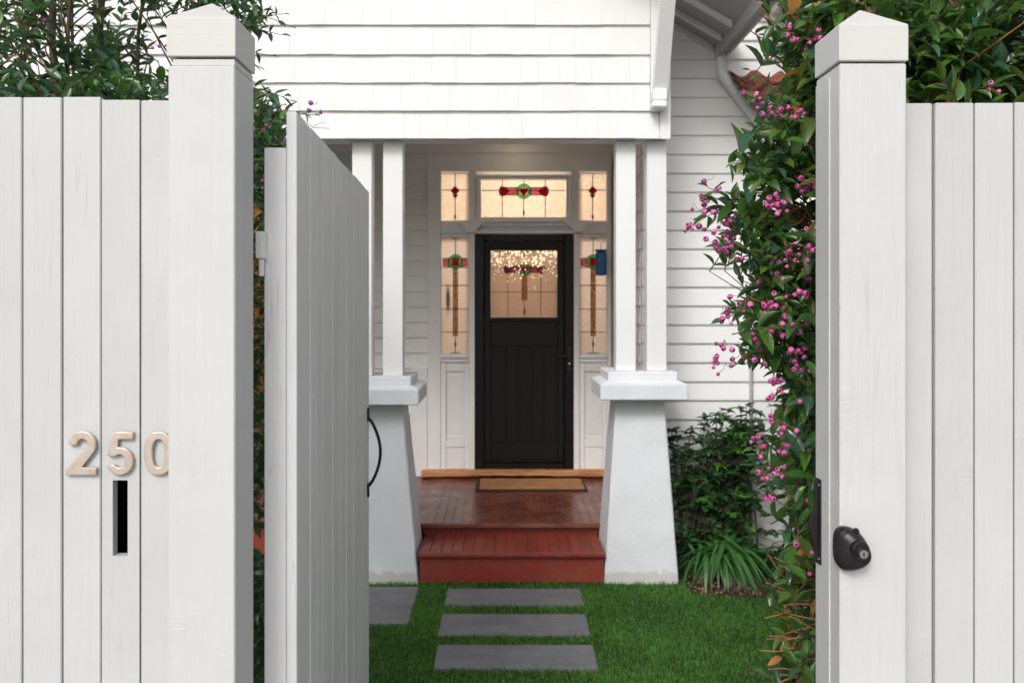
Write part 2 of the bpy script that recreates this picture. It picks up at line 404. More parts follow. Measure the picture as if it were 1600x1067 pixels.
# ================================================================== SETTING
v = [(-60, 2.3, -.004), (60, 2.3, -.004), (60, 80, -.004), (-60, 80, -.004)]
tag(link('lawn', mesh('lawn', v, [[0, 1, 2, 3]], M['lawn'])), kind='structure')
v = [(-60, -60, -.006), (60, -60, -.006), (60, 2.3, -.006), (-60, 2.3, -.006)]
tag(link('footpath', mesh('footpath', v, [[0, 1, 2, 3]], M['concrete'])), kind='structure')
# garden bed, uneven low mound of soil
def mound(name, x0, x1, y0, y1, h, m, nx=40, ny=14):
    v = []; f = []
    for j in range(ny+1):
        for i in range(nx+1):
            u = i/nx; t = j/ny
            e = min(1, 6*min(u, 1-u))*min(1, 5*min(t, 1-t))
            v.append((x0+(x1-x0)*u+rnd.uniform(-.01, .01), y0+(y1-y0)*t+math.sin(u*9)*.03*(1-t)+rnd.uniform(-.008, .008), -.01+e*h*(rnd.uniform(.6, 1.1))))
    for j in range(ny):
        for i in range(nx): a = j*(nx+1)+i; f.append([a, a+1, a+nx+2, a+nx+1])
    return tag(link(name, mesh(name, v, f, m, smooth=True)), kind='structure')
mound('garden_bed', 1.10, 3.4, 5.20, 6.15, .05, M['soil'])

# ================================================================== HOUSE
YG = 5.45           # gable face
YD = 7.60           # door wall
YR = 6.17           # wall on the right
ZF = .27            # porch floor
house = root('house', (0, YG, 0), 'white weatherboard cottage with a shingled gable over its porch behind the open gate', 'house')
H = house

# --- shingles of the gable
sh_meshes = []
for k in range(4):
    # wedge: thick at the butt (bottom), thin at top; local: width 1 about x, y forward (negative), z 0..1
    nb = .021+.0015*k
    v = [(-.5, 0, 0), (.5, 0, 0), (.5, 0, 1), (-.5, 0, 1), (-.5, -nb, 0), (.5, -nb, 0), (.5, -.003, 1), (-.5, -.003, 1)]
    f = [[4, 5, 6, 7], [0, 1, 5, 4], [3, 7, 6, 2], [0, 4, 7, 3], [1, 2, 6, 5], [1, 0, 3, 2]]
    sh_meshes.append(mesh('shingle', v, f, M['shingle']))
rows_z = [Z(y, YG) for y in (217, 174, 130, 86, 40, -6, -52, -98)]
XR = X(1016, YG)
bx('gable_wall', -3.9, X(1046, YG)-.004, YG+.012, YG+.07, 2.74, 4.1, M['white_x'], H)
for r, z0 in enumerate(rows_z[:7]):
    h = rows_z[r+1]-z0+.012
    x = XR-.002 if r else X(1030, YG)
    x_end = -3.6 if r < 5 else -1.9
    while x > x_end:
        wd = rnd.choice((.10, .125, .15, .17, .20, .23))
        ox = (x-wd/2, 0, 0)
        dz = rnd.uniform(-.0016, .0016)
        link('shingle', rnd.choice(sh_meshes), H, (x-wd/2, YG+.010-YG-rnd.uniform(0, .0009), z0+dz), (0, 0, 0), (wd-rnd.uniform(.0002, .0011), 1, h))
        x -= wd
bx('corner_board', X(1016, YG)+.001, X(1046, YG), YG-.012, YG+.011, rows_z[1]-.01, 4.1, M['white_z'], H, .003)
bx('corner_board', X(1030, YG)+.002, X(1046, YG)+.004, YG-.016, YG-.0125, rows_z[0]-.004, 4.1, M['white_z'], H, .001)
bx('lintel_beam', -3.6, X(1044, YG), YG+.075, YG+.22, 2.73, 2.95, M['white_x'], H)
# gable overhang bracket: strut and corbel
def quadbar(p0, p1, wx, wt, m, name):
    p0 = Vector(p0); p1 = Vector(p1); d = (p1-p0).normalized(); n_ = Vector((1, 0, 0)).cross(d).normalized()
    v = []
    for p in (p0, p1):
        for a, b_ in ((-1, -1), (1, -1), (1, 1), (-1, 1)): v.append(p+Vector((wx/2*a, 0, 0))+n_*(wt/2*b_))
    f = [[3, 2, 1, 0], [4, 5, 6, 7]]+[[i, (i+1) % 4, (i+1) % 4+4, i+4] for i in range(4)]
    mb = MB().add((v, f)); return mb.build(name, m, H)
quadbar((X(1030, 5.42), 5.41, 2.97), (X(1030, 5.42), 5.10, 3.56), .085, .06, M['white_z'], 'bracket_strut')
co = MB().box(X(1018, 5.4), X(1040, 5.4), 5.34, 5.432, 2.935, 3.0, b=.004).box(X(1016, 5.4), X(1040, 5.4), 5.325, 5.432, 2.885, 2.93, b=.012)
co.build('corbel', M['white_z'], H)
# roof over the gable: sloping plane down to the right with rafters and gutter
def slab(p, th):   # p four points, thickness vertical
    v = [Vector(q) for q in p]+[Vector(q)+Vector((0, 0, th)) for q in p]
    return v, [[3, 2, 1, 0], [4, 5, 6, 7], [0, 1, 5, 4], [1, 2, 6, 5], [2, 3, 7, 6], [3, 0, 4, 7]]
ex, ez = 1.42, 3.50
zz = lambda x: ez+.577*(ex-x)
MB().add(slab([(ex+.03, 5.02, zz(ex+.03)), (ex+.03, 8.2, zz(ex+.03)), (-1.4, 8.2, zz(-1.4)), (-1.4, 5.02, zz(-1.4))], .03)).build('roof', M['grey_trim'], H)
for yy in (5.42, 5.62, 5.90, 6.14):
    if yy < 5.5: continue
    a, b_ = (ex+.01), 1.02
    v = [Vector((a, yy-.014, zz(a)-.04)), Vector((a, yy+.014, zz(a)-.04)), Vector((b_, yy+.014, zz(b_)-.04)), Vector((b_, yy-.014, zz(b_)-.04))]
    MB().add(slab(v, .038)).build('rafter', M['pipe'], H)
bx('fascia', ex+.03, ex+.055, 5.0, 6.15, ez-.10, ez+.06, M['grey_trim'], H)
g = prism([(ex+.056, ez+.06), (ex+.056, ez-.07), (ex+.10, ez-.085), (ex+.15, ez-.05), (ex+.155, ez+.06)], 4.98, 6.12)
MB().add(g).build('gutter', M['grey_trim'], H)
# downpipe
MB().add(tube([(1.475, 6.09, 3.50), (1.477, 6.09, 3.31), (1.49, 6.09, 3.27), W(1185, 190, 6.09), W(1190, 205, 6.09), (1.76, 6.09, 2.80), (1.69, 6.11, 2.6), (1.69, 6.125, .05)], [.028, .028, .034, .036, .034, .03, .012, .012], 12)).build('downpipe', M['pipe'], H, smooth=True)

# --- weatherboards (tapered, lapped)
def board_mesh(L_, h=.150):
    v = [(0, 0, 0), (L_, 0, 0), (L_, 0, h), (0, 0, h), (0, -.022, 0), (L_, -.022, 0), (L_, -.024, .008), (0, -.024, .008), (L_, -.003, h), (0, -.003, h)]
    f = [[4, 5, 6, 7], [7, 6, 8, 9], [0, 1, 5, 4], [9, 8, 2, 3], [0, 4, 7, 9, 3], [1, 2, 8, 6, 5], [0, 3, 2, 1]]
    return mesh('weatherboard', v, f, M['white_x'])
PIT = .130
bmR = board_mesh(2.9); z = .02
bx('wall', .955, 3.85, YR+.003, YR+.08, 0, 4.05, M['white_x'], H)
while z < 4.0:
    link('weatherboard', bmR, H, (.951, YR-YG+rnd.uniform(-.001, 0), z+rnd.uniform(-.0015, .0015))); z += PIT
bx('corner_stop', 3.85, 3.9, YR-.03, YR+.08, 0, 4.05, M['white_z'], H)
# side wall of the porch, seen edge on, its board ends show at the corner
bmS = mesh('weatherboard', [(-p[1]*-1, p[0], p[2]) for p in [(0, 0, 0), (1.4, 0, 0), (1.4, 0, .15), (0, 0, .15), (0, -.016, 0), (1.4, -.016, 0), (1.4, -.018, .01), (0, -.018, .01), (1.4, -.003, .15), (0, -.003, .15)]],
           [[7, 6, 5, 4], [9, 8, 6, 7], [4, 5, 1, 0], [3, 2, 8, 9], [3, 9, 7, 4, 0], [5, 6, 8, 2, 1], [1, 2, 3, 0]], M['white_x'])
z = .02+PIT*2
while z < 3.1:
    link('weatherboard', bmS, H, (.950, YR-YG+.005, z)); z += PIT
bx('side_wall', .9505, 1.01, YR+.085, YD+.2, .1, 3.2, M['white_x'], H)
# door wall, left part
bmL = board_mesh(X(668, YD)+2.25); z = ZF
bx('back_wall', -2.25, X(668, YD), YD+.003, YD+.08, .1, 3.2, M['white_x'], H)
while z < 3.08:
    link('weatherboard', bmL, H, (-2.25, YD-YG+.001, z)); z += PIT
# front room beyond the porch, to the left
bx('front_room_wall', -6.0, -2.25, 5.55, 5.63, 0, 3.2, M['white_x'], H)
bx('front_room_wall', -2.33, -2.25, 5.64, 7.68, 0, 3.2, M['white_x'], H)
bx('porch_ceiling', -2.24, .949, YG+.23, YD-.02, 3.08, 3.11, M['white_x'], H)
bx('cornice', -2.24, .948, YD-.06, YD-.021, 3.0, 3.079, M['white_x'], H, .012)

# --- the door surround
T = M['white_z']
sx = lambda p: X(p, YD)
sz = lambda p: Z(p, YD)
def panelbox(name, a, b_, top, bot, y0, y1, m=T, bev=.004, parent=H): return bx(name, sx(a), sx(b_), y0, y1, sz(bot), sz(top), m, parent, bev)
panelbox('header_board', 668, 955, 232, 268.5, YD-.02, YD+.06, M['white_x'])
panelbox('pilaster', 668.2, 689, 268.8, 735, YD-.035, YD+.06)
bx('corner_post', X(641, 7.5), X(667, 7.5), 7.555, 7.573, ZF, Z(574, 7.56), T, H, .004)
panelbox('pilaster', 948, 954.5, 268.8, 735, YD-.03, YD+.06)
panelbox('mullion', 733, 745, 268.8, 346, YD-.025, YD+.05)
panelbox('mullion', 892, 904, 268.8, 346, YD-.025, YD+.05)
panelbox('door_casing', 733.2, 742, 366, 735, YD-.05, YD+.06)
panelbox('door_casing', 896, 904.6, 366, 735, YD-.05, YD+.06)
# rail between upper and lower lights, cornice and capitals
panelbox('rail', 689.1, 947.9, 346.3, 365.7, YD-.028, YD+.05, M['white_x'])
panelbox('cornice', 745, 893, 344.5, 349, YD-.085, YD-.029, M['white_x'], .006)
panelbox('cornice', 747, 891, 349.3, 355, YD-.065, YD-.029, M['white_x'], .010)
panelbox('door_head', 737, 900, 361, 365.7, YD-.07, YD-.029, M['white_x'], .004)
def capital(c):
    a = [(sx(c+dx), sz(y)) for dx, y in ((-21, 346.5), (21, 346.5), (21, 350), (16, 352), (12, 357), (8, 360), (8, 364), (-8, 364), (-8, 360), (-12, 357), (-16, 352), (-21, 350))]
    MB().add(prism(a, YD-.115, YD-.0295)).build('capital', T, H)
capital(737); capital(902)
for a, b_ in ((689.2, 733), (904.8, 947.8)):
    panelbox('rail', a, b_, 365.9, 371, YD-.02, YD+.05)
    panelbox('window_sill', a, b_, 553, 559, YD-.065, YD+.05, T, .006)
    panelbox('window_sill', a, b_, 559.3, 566, YD-.045, YD+.05, T, .01)
    # panelled dado: stiles, rails, recessed field
    panelbox('dado_stile', a, a+8, 566.3, 735, YD-.025, YD+.04, T, .004)
    panelbox('dado_stile', b_-7, b_, 566.3, 735, YD-.025, YD+.04, T, .004)
    panelbox('dado_rail', a+8.1, b_-7.1, 566.3, 580, YD-.024, YD+.04, T, .004)
    panelbox('dado_rail', a+8.1, b_-7.1, 684, 698, YD-.024, YD+.04, T, .004)
    panelbox('dado_skirting', a+8.1, b_-7.1, 698.4, 735, YD-.018, YD+.04, T, .006)
    panelbox('dado_panel', a+8.1, b_-7.1, 580.2, 683.8, YD-.002, YD+.04, T)
    panelbox('dado_panel', a+12, b_-11, 586, 678, YD-.010, YD-.0025, T, .006)

# --- leadlights
GY = YD+.015
def ngon(cx, cz, r, n=12, a0=0): return [(cx+r*math.cos(a0+2*math.pi*k/n), cz+r*math.sin(a0+2*math.pi*k/n)) for k in range(n)]
def pane(poly, m, par, y=GY, th=.003, name='pane'):
    return MB().add(prism([(sx(p[0]), sz(p[1])) for p in poly], y, y+th)).build(name, m, par)
def rect(a, b_, t, bt): return [(a, t), (b_, t), (b_, bt), (a, bt)]
def cames(segs, par, wd=.6, y=GY-.004, th=.0035, name='came'):
    mb = MB()
    for i, (x0, y0, x1, y1) in enumerate(segs):
        d = Vector((x1-x0, y1-y0)); d = d.normalized(); n_ = Vector((-d.y, d.x))*wd
        q = [(x0+n_.x, y0+n_.y), (x1+n_.x, y1+n_.y), (x1-n_.x, y1-n_.y), (x0-n_.x, y0-n_.y)]
        e = .0002*(i % 7)
        mb.add(prism([(sx(p[0]), sz(p[1])) for p in q], y-e, y+th))
    o = mb.build(name, M['lead'], par, kind='stuff'); return o
def ring(cx, cy, ro, ri, m, par, y, n=14, name='pane'):
    mb = MB(); v = []; f = []
    for k in range(n):
        a = 2*math.pi*k/n
        for r in (ro, ri):
            for yy in (y, y+.003): v.append((sx(cx+r*math.cos(a)), yy, sz(cy+r*math.sin(a))))
    for k in range(n):
        a = 4*k; b_ = 4*((k+1) % n)
        f += [[a, b_, b_+2, a+2], [a+1, a+3, b_+3, b_+1], [a, a+1, b_+1, b_], [a+2, b_+2, b_+3, a+3]]
    mb.add((v, f)); return mb.build(name, m, par)
def circ_segs(cx, cy, r, n=14): return [(cx+r*math.cos(2*math.pi*k/n), cy+r*math.sin(2*math.pi*k/n), cx+r*math.cos(2*math.pi*(k+1)/n), cy+r*math.sin(2*math.pi*(k+1)/n)) for k in range(n)]
def poly_segs(p): return [(*p[k], *p[(k+1) % len(p)]) for k in range(len(p))]
MY = GY-.0045     # motif glass, a hair in front of the field
CY_ = GY-.0085
def grid_panes(x0, x1, t, b_, vx, hy, m, par):
    xs = [x0]+vx+[x1]; ys = [t]+hy+[b_]
    for i in range(len(xs)-1):
        for j in range(len(ys)-1): pane(rect(xs[i]+.25, xs[i+1]-.25, ys[j]+.25, ys[j+1]-.25), m, par)
    cames([(x, t, x, b_) for x in vx]+[(x0, y, x1, y) for y in hy], par)
def frame(x0, x1, t, b_, wd, m, par, y0, y1):
    mb = MB()
    mb.box(sx(x0-wd), sx(x1+wd), y0, y1, sz(t), sz(t-wd), b=.003); mb.box(sx(x0-wd), sx(x1+wd), y0, y1, sz(b_+wd), sz(b_), b=.003)
    mb.box(sx(x0-wd), sx(x0)-.0005, y0+.001, y1-.001, sz(b_)+.0002, sz(t)-.0002, b=.003); mb.box(sx(x1)+.0005, sx(x1+wd), y0+.001, y1-.001, sz(b_)+.0002, sz(t)-.0002, b=.003)
    return mb.build('frame', m, par)
def motif_bar(cx, cy, par, s=1.0, half=37):
    for sg in (-1, 1):
        pk = [(cx+sg*9*s, cy-6*s), (cx+sg*(half-9)*s, cy-6*s), (cx+sg*(half-14)*s, cy), (cx+sg*(half-9)*s, cy+6*s), (cx+sg*9*s, cy+6*s)]
        pane(pk, M['g_pink'], par, MY)
        rd = [(cx+sg*(half-8)*s, cy-6.5*s), (cx+sg*(half-1)*s, cy-7.5*s), (cx+sg*(half+1.5)*s, cy-3*s), (cx+sg*(half+1.5)*s, cy+3*s), (cx+sg*(half-1)*s, cy+7.5*s), (cx+sg*(half-8)*s, cy+6.5*s), (cx+sg*(half-13)*s, cy)]
        pane(rd, M['g_red'], par, MY)
        cames(poly_segs(pk)+poly_segs(rd)+[(cx+sg*(half-13)*s, cy, cx+sg*(half+1)*s, cy-5*s), (cx+sg*(half-13)*s, cy, cx+sg*(half+1)*s, cy+5*s)], par, .55, CY_)
    ring(cx, cy, 11.5*s, 6.8*s, M['g_green'], par, MY)
    pane([(cx-6*s, cy-5*s), (cx+6*s, cy-5*s), (cx+6.2*s, cy+1*s), (cx, cy+8*s), (cx-6.2*s, cy+1*s)], M['g_red'], par, MY-.0005)
    cames(circ_segs(cx, cy, 11.7*s)+circ_segs(cx, cy, 6.9*s), par, .45, CY_-.001)
def drop(cx, y, par, l=9):
    d = [(cx, y-l), (cx+1.8, y-l*.3), (cx+1.2, y), (cx-1.2, y), (cx-1.8, y-l*.3)]
    pane(d, M['lead'], par, MY, name='lead_drop')

tr = link('window', None, H); tr.name = 'transom_window'; tr.empty_display_size = .1
tr['label'] = 'leadlight transom window over the black door'
frame(752, 884, 281, 340, 4, M['white_x'], tr, YD-.03, YD+.03)
frame(748.3, 887.7, 277.3, 343.6, 3.3, M['white_x'], tr, YD-.045, YD+.02)
grid_panes(752, 884, 281, 340, [785, 818.5, 852], [297.5], M['g_cream'], tr)
motif_bar(818.5, 299, tr)
cames([(818.5, 312, 818.5, 340)], tr, .5); drop(818.5, 335, tr)
def side_upper(x0, x1, nm):
    wn = link('leadlight_window', None, H); wn['label'] = nm; wn.empty_display_size = .1
    c = (x0+x1)/2; grid_panes(x0, x1, 271, 346, [c], [297], M['g_cream'], wn)
    pane([(c, 291), (c+7, 298), (c, 305), (c-7, 298)], M['g_red'], wn, MY); pane([(c-5, 304), (c+5, 304), (c, 311)], M['lead'], wn, MY, name='lead_drop')
    cames(poly_segs([(c, 291), (c+7, 298), (c, 305), (c-7, 298)]), wn, .5, CY_); drop(c, 341, wn)
    frame(x0+.8, x1-.8, 271.8, 345.2, 1, T, wn, GY-.02, GY-.012)
side_upper(689, 733, 'small upper leadlight with ruby diamond, left of the transom')
side_upper(904.5, 948, 'small upper leadlight with ruby diamond, right of the transom')
def side_lower(x0, x1, nm, bar_right=True):
    wn = link('leadlight_window', None, H); wn['label'] = nm; wn.empty_display_size = .1
    c = (x0+x1)/2+.5; grid_panes(x0, x1, 371, 552.8, [c], [418, 446, 483, 519], M['g_side'], wn)
    for sg in (-1, 1):
        p = [(c+sg*9, 403), (x0 if sg < 0 else x1, 404), (x0 if sg < 0 else x1, 415), (c+sg*9, 417)]
        p = [(min(max(a, x0+3), x1-3), b_) for a, b_ in p]
        pane(p, M['g_pink'], wn, MY); cames(poly_segs(p), wn, .5, CY_)
    ring(c, 409, 11, 6, M['g_green'], wn, MY); pane(rect(c-5.5, c+5.5, 403, 415.5), M['g_red'], wn, MY-.0005)
    cames(circ_segs(c, 409, 11.2)+poly_segs(rect(c-5.5, c+5.5, 403, 415.5)), wn, .5, CY_-.001)
    ys = [420, 446, 463, 483, 500, 524]
    for i in range(5): pane(rect(c-3.4, c+3.4, ys[i]+.4, ys[i+1]-.4), M['g_amber'], wn, MY)
    cames([(c-3.4, 420, c-3.4, 526), (c+3.4, 420, c+3.4, 526)]+[(c-3.4, y, c+3.4, y) for y in ys], wn, .6, CY_)
    drop(c, 541, wn, 11); cames([(c-8, 551.5, c+8, 551.5), (c-7, 372, c+7, 372)], wn, .9, CY_)
    frame(x0+.8, x1-.8, 371.8, 552, 1, T, wn, GY-.02, GY-.012)
side_lower(689, 733, 'tall leadlight sidelight at the left of the door, dark silhouette painted into its glass')
side_lower(904.8, 948, 'tall leadlight sidelight at the right of the door')

# --- the door
door = link('front_door', None, H); door['label'] = 'black front door with leadlight upper pane behind a black screen frame'; door.empty_display_size = .1
D = door; BK = M['black']
def dbx(name, a, b_, t, bt, y0, y1, m=BK, bev=.003): return bx(name, sx(a), sx(b_), y0, y1, sz(bt), sz(t), m, D, bev)
F_ = M['black_frame']
dbx('screen_frame', 742.3, 756.5, 367, 733, YD-.035, YD+.03, F_, .006); dbx('screen_frame', 881.5, 895.7, 367, 733, YD-.035, YD+.03, F_, .006)
dbx('screen_frame', 756.7, 881.3, 367, 377, YD-.034, YD+.03, F_, .006); dbx('screen_frame', 756.7, 881.3, 722, 733, YD-.034, YD+.03, F_, .006)
dbx('weather_bar', 757, 881, 718.2, 720.4, YD-.024, YD+.01, M['lockmetal'], .002)
# leaf: stiles, rails, muntins, recessed panels
y0, y1 = YD-.012, YD+.03
dbx('door_stile', 757, 767, 377.3, 717.8, y0, y1); dbx('door_stile', 871, 881, 377.3, 717.8, y0, y1)
dbx('door_rail', 767.2, 870.8, 377.3, 391.5, y0+.001, y1); dbx('door_rail', 767.2, 870.8, 495.5, 541, y0+.001, y1)
dbx('door_rail', 767.2, 870.8, 690, 717.8, y0+.001, y1)
dbx('shelf_moulding', 764, 874, 496.5, 502, y0-.018, y0-.0005, BK, .005)
for a, b_ in ((792, 808), (833, 848)): dbx('door_muntin', a-.1, b_+.1, 541.05, 689.95, y0+.001, y1, BK, .0008)
for a, b_ in ((767.2, 791.8), (808.2, 832.8), (848.2, 870.8)):
    dbx('door_panel', a, b_, 541.3, 689.7, y0+.009, y1, BK, .001); dbx('door_panel', a+4, b_-4, 547, 684, y0+.004, y0+.0088, BK, .004)
dg = []
xs = [767.2, 793.5, 819, 845, 870.8]; ys = [391.7, 420, 456.5, 495.3]
for i in range(4):
    for j in range(3): pane(rect(xs[i]+.2, xs[i+1]-.2, ys[j]+.2, ys[j+1]-.2), M['g_door'], D)
cames([(x, 391.7, x, 495.3) for x in xs[1:4]]+[(767, 420, 870, 420), (767, 456.5, 870, 456.5)], D, .45)
motif_bar(819.5, 421, D, .85, 36)
for a, b_ in ((431, 443), (443.5, 456), (456.5, 468)): pane(rect(816, 823, a, b_), M['g_amber'], D, MY)
cames(poly_segs(rect(815.7, 823.3, 431, 469)), D, .5, CY_); drop(819.5, 491, D, 12)
# glowing specks added on the pane to imitate lamp sparkles in textured glass
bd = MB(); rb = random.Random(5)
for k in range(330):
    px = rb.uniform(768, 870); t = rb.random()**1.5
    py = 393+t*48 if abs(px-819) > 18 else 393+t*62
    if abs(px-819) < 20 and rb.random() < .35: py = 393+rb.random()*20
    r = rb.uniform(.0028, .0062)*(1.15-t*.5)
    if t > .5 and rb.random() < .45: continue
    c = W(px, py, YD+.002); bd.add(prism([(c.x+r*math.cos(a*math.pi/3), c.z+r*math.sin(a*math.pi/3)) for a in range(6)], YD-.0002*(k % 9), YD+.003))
bd.build('glint_speck', M['glint'], D, kind='stuff')
# handle: rose plate, lever, key cylinder
hb = MB().box(sx(886.5), sx(892), YD-.047, YD-.0355, sz(580), sz(541), b=.003); hb.build('handle_plate', M['lockmetal'], D)
MB().add(tube([W(889, 557, YD-.048), W(889, 557, YD-.08), W(886, 557, YD-.09), W(874, 556.5, YD-.09)], .0085, 8)).build('door_handle', M['lockmetal'], D, smooth=True)
MB().add(cyl(W(889.5, 568, YD-.047), W(889.5, 568, YD-.06), .0065, 12)).build('key_cylinder', M['steel'], D)
MB().add(cyl(W(877, 516, YD-.012), W(877, 516, YD-.02), .007, 12)).build('peephole', M['lockmetal'], D)

LI = MB()  # unseen strips added to block hall lamp light leaking round the surround
for a, b_, t, bt in ((600, 688.8, 225, 760), (948.3, 975, 225, 760), (689, 948, 225, 270.5), (733.5, 752, 271, 346), (885, 904, 271, 346), (689, 948, 346.5, 370.6), (689, 733.2, 553.2, 760), (904.6, 948, 553.2, 760), (733.5, 767, 371, 760), (871, 904.5, 371, 760)):
    LI.box(sx(a), sx(b_), YD+.0645, YD+.075, sz(bt), sz(t), b=.0005)
LI.build('leak_blocker', M['white_x'], H)
dbx('door_leak_blocker', 757, 881, 377.5, 391.4, y1+.001, y1+.012, BK, .001); dbx('door_leak_blocker', 757, 881, 495.6, 733, y1+.001, y1+.012, BK, .001)  # added behind the leaf to keep hall light out of its gaps
dbx('door_leak_blocker', 745, 766.8, 391.6, 495.4, y1+.001, y1+.012, BK, .001); dbx('door_leak_blocker', 871.2, 893, 391.6, 495.4, y1+.001, y1+.012, BK, .001)
# --- the hall behind the glass (real room with a lamp)
hall = MB()
hx0, hx1, hy0, hy1, hz0, hz1 = -.95, 1.25, YD+.085, YD+3.2, .3, 3.25
for b_ in ((hx0-.05, hx0, hy0, hy1, hz0, hz1), (hx1, hx1+.05, hy0, hy1, hz0, hz1), (hx0-.05, hx1+.05, hy1, hy1+.05, hz0, hz1), (hx0-.05, hx1+.05, hy0, hy1+.05, hz1, hz1+.05), (hx0-.05, hx1+.05, hy0, hy1+.05, hz0-.05, hz0)): hall.box(*b_, b=.001)
hall.build('hall_wall', M['hall'], H)
pl = bpy.data.lights.new('hall_lamp', 'POINT'); plo = bpy.data.objects.new('hall_lamp', pl); COL.objects.link(plo)
pl.energy = 74; pl.color = (1, .90, .77); pl.shadow_soft_size = .12; plo.location = (.17, YD+1.05, 2.86)
lg = root('pendant_light', (.17, YD+1.05, 2.86), 'lit pendant lamp hanging in the hall behind the front door glass', 'lamp')
plo.parent = lg; plo.location = (0, 0, 0)
MB().add(tube([(0, 0, .12), (0, 0, .39)], .006, 8)).build('cord', M['iron'], lg, local=True)
# ceiling lamp of the porch
cl = root('ceiling_light', (X(806, 7.3), 7.3, 3.08), 'small round warm lamp on the porch ceiling above the door', 'lamp')
MB().add(cyl((0, 0, 0), (0, 0, -.022), .075, 20, .068)).build('lamp_base', M['pipe'], cl, local=True)
MB().add(tube([(0, 0, -.0225), (0, 0, -.034), (0, 0, -.042)], [.058, .05, .022], 20)).build('lamp_shade', M['lamp'], cl, local=True)
cp = bpy.data.lights.new('porch_lamp', 'POINT'); cpo = bpy.data.objects.new('porch_lamp', cp); COL.objects.link(cpo)
cp.energy = .35; cp.color = (1, .78, .52); cp.shadow_soft_size = .05; cpo.parent = cl; cpo.location = (0, 0, -.12)

# --- porch floor and steps
nb = 0; x = -2.2
v_, f_ = cbox(0, .0608, 0, 1.60, -.024, 0, .0010); mfb = mesh('floorboard', v_, f_, M['deck'])
while x < .95-.03:
    link('floorboard', mfb, H, (x, 5.93-YG, ZF+rnd.uniform(-.0008, .0008))); x += .062
bx('porch_fascia', -2.2, -.99, 5.945, 5.97, .06, ZF-.026, M['step'], H)
bx('porch_base', -2.2, .94, 6.10, 7.9, .02, ZF-.03, M['soil'], H)
# door sill of orange timber, slightly bowed and split
v = []; f = []
for i in range(25):
    t = i/24; xx = X(658, 7.49)+(X(945, 7.49)-X(658, 7.49))*t; dz = .012*math.sin(t*3.0)-.004+rnd.uniform(-.0025, .0025)
    for yy, zz_ in ((7.47, .292), (7.475, .318), (7.495, .333), (7.60, .335), (7.60, .275), (7.49, .277)): v.append((xx, yy+rnd.uniform(-.001, .001), zz_+dz*(0 if yy > 7.55 else 1)))
for i in range(24):
    for k in range(6): f.append([i*6+k, i*6+(k+1) % 6, (i+1)*6+(k+1) % 6, (i+1)*6+k][::-1])
f += [[5, 4, 3, 2, 1, 0][::-1], [24*6+k for k in range(6)][::-1]]
MB().add((v, f)).build('door_sill', M['sill'], H)
# upper riser, tread of several boards, lower riser
bx('riser', X(661, 5.96), X(937, 5.96), 5.965, 5.985, .19, ZF-.027, M['step'], H)
bx('floor_nosing', X(659, 5.93), X(941, 5.93), 5.912, 5.929, ZF-.026, ZF-.002, M['deck'], H, .006)
st = X(654, 5.48); en = X(945, 5.48)
nbrd = 17; wd = (en-st)/nbrd
for i in range(nbrd):
    bx('tread_board', st+i*wd+.0008, st+(i+1)*wd-.0008, 5.50, 5.963, .172, .197+rnd.uniform(-.0006, .0006), M['step'], H, .002)
bx('tread_nosing', st-.004, en+.004, 5.478, 5.499, .170, .196, M['step'], H, .007)
bx('riser', st+.003, en-.003, 5.512, 5.535, .005, .170, M['step'], H, .003)
bx('step_side', st+.004, st+.026, 5.536, 5.96, .005, .171, M['step'], H); bx('step_side', en-.026, en-.004, 5.536, 5.96, .005, .171, M['step'], H)

# --- piers, caps and paired posts
def pier(x0, x1, tx0, tx1, dz):
    pr = link('porch_pier', None, H); pr.empty_display_size = .1
    v = []; nz = 12; f = []
    yb0, yb1, yt0, yt1 = 5.50, 5.97, 5.58, 5.89
    z0, z1 = 0.0, 1.135+dz
    for j in range(nz+1):
        t = j/nz
        xa = x0+(tx0-x0)*t; xb = x1+(tx1-x1)*t; ya = yb0+(yt0-yb0)*t; yb = yb1+(yt1-yb1)*t; c = .008
        ring_ = [(xa+c, ya), (xb-c, ya), (xb, ya+c), (xb, yb-c), (xb-c, yb), (xa+c, yb), (xa, yb-c), (xa, ya+c)]
        for p in ring_: v.append((p[0]+rnd.uniform(-.0016, .0016), p[1]+rnd.uniform(-.0016, .0016), z0+(z1-z0)*t))
    for j in range(nz):
        for k in range(8): f.append([j*8+k, j*8+(k+1) % 8, (j+1)*8+(k+1) % 8, (j+1)*8+k])
    f.append(list(range(8))[::-1]); f.append([nz*8+k for k in range(8)])
    MB().add((v, f)).build('pier_shaft', M['stucco'], pr)
    cx = (tx0+tx1)/2
    bx('pier_cap', cx-.266, cx+.266, 5.42, 5.98, 1.137+dz, 1.233+dz, M['stucco'], pr, .006)
    bx('cap_step', cx-.213, cx+.213, 5.48, 5.92, 1.235+dz, 1.305+dz, M['stucco'], pr, .006)
    # sloping weathering between cap and step
    a, b_ = .262, .216
    v = [(cx-a, 5.424, 1.2335+dz), (cx+a, 5.424, 1.2335+dz), (cx+a, 5.976, 1.2335+dz), (cx-a, 5.976, 1.2335+dz), (cx-b_, 5.477, 1.252+dz), (cx+b_, 5.477, 1.252+dz), (cx+b_, 5.923, 1.252+dz), (cx-b_, 5.923, 1.252+dz)]
    MB().add((v, [[0, 1, 5, 4], [1, 2, 6, 5], [2, 3, 7, 6], [3, 0, 4, 7]])).build('cap_slope', M['stucco'], pr)
    for s in (-1, 1):
        pc = cx+s*.0955
        bx('porch_post', pc-.061, pc+.061, 5.535, 5.657, 1.306+dz, 2.728, M['white_z'], pr, .004)
    return pr
pier(X(944, 5.5), X(1061, 5.5), X(963, 5.58), X(1038, 5.58), 0.0)['label'] = 'tapered white rendered pier with twin posts, right of the steps'
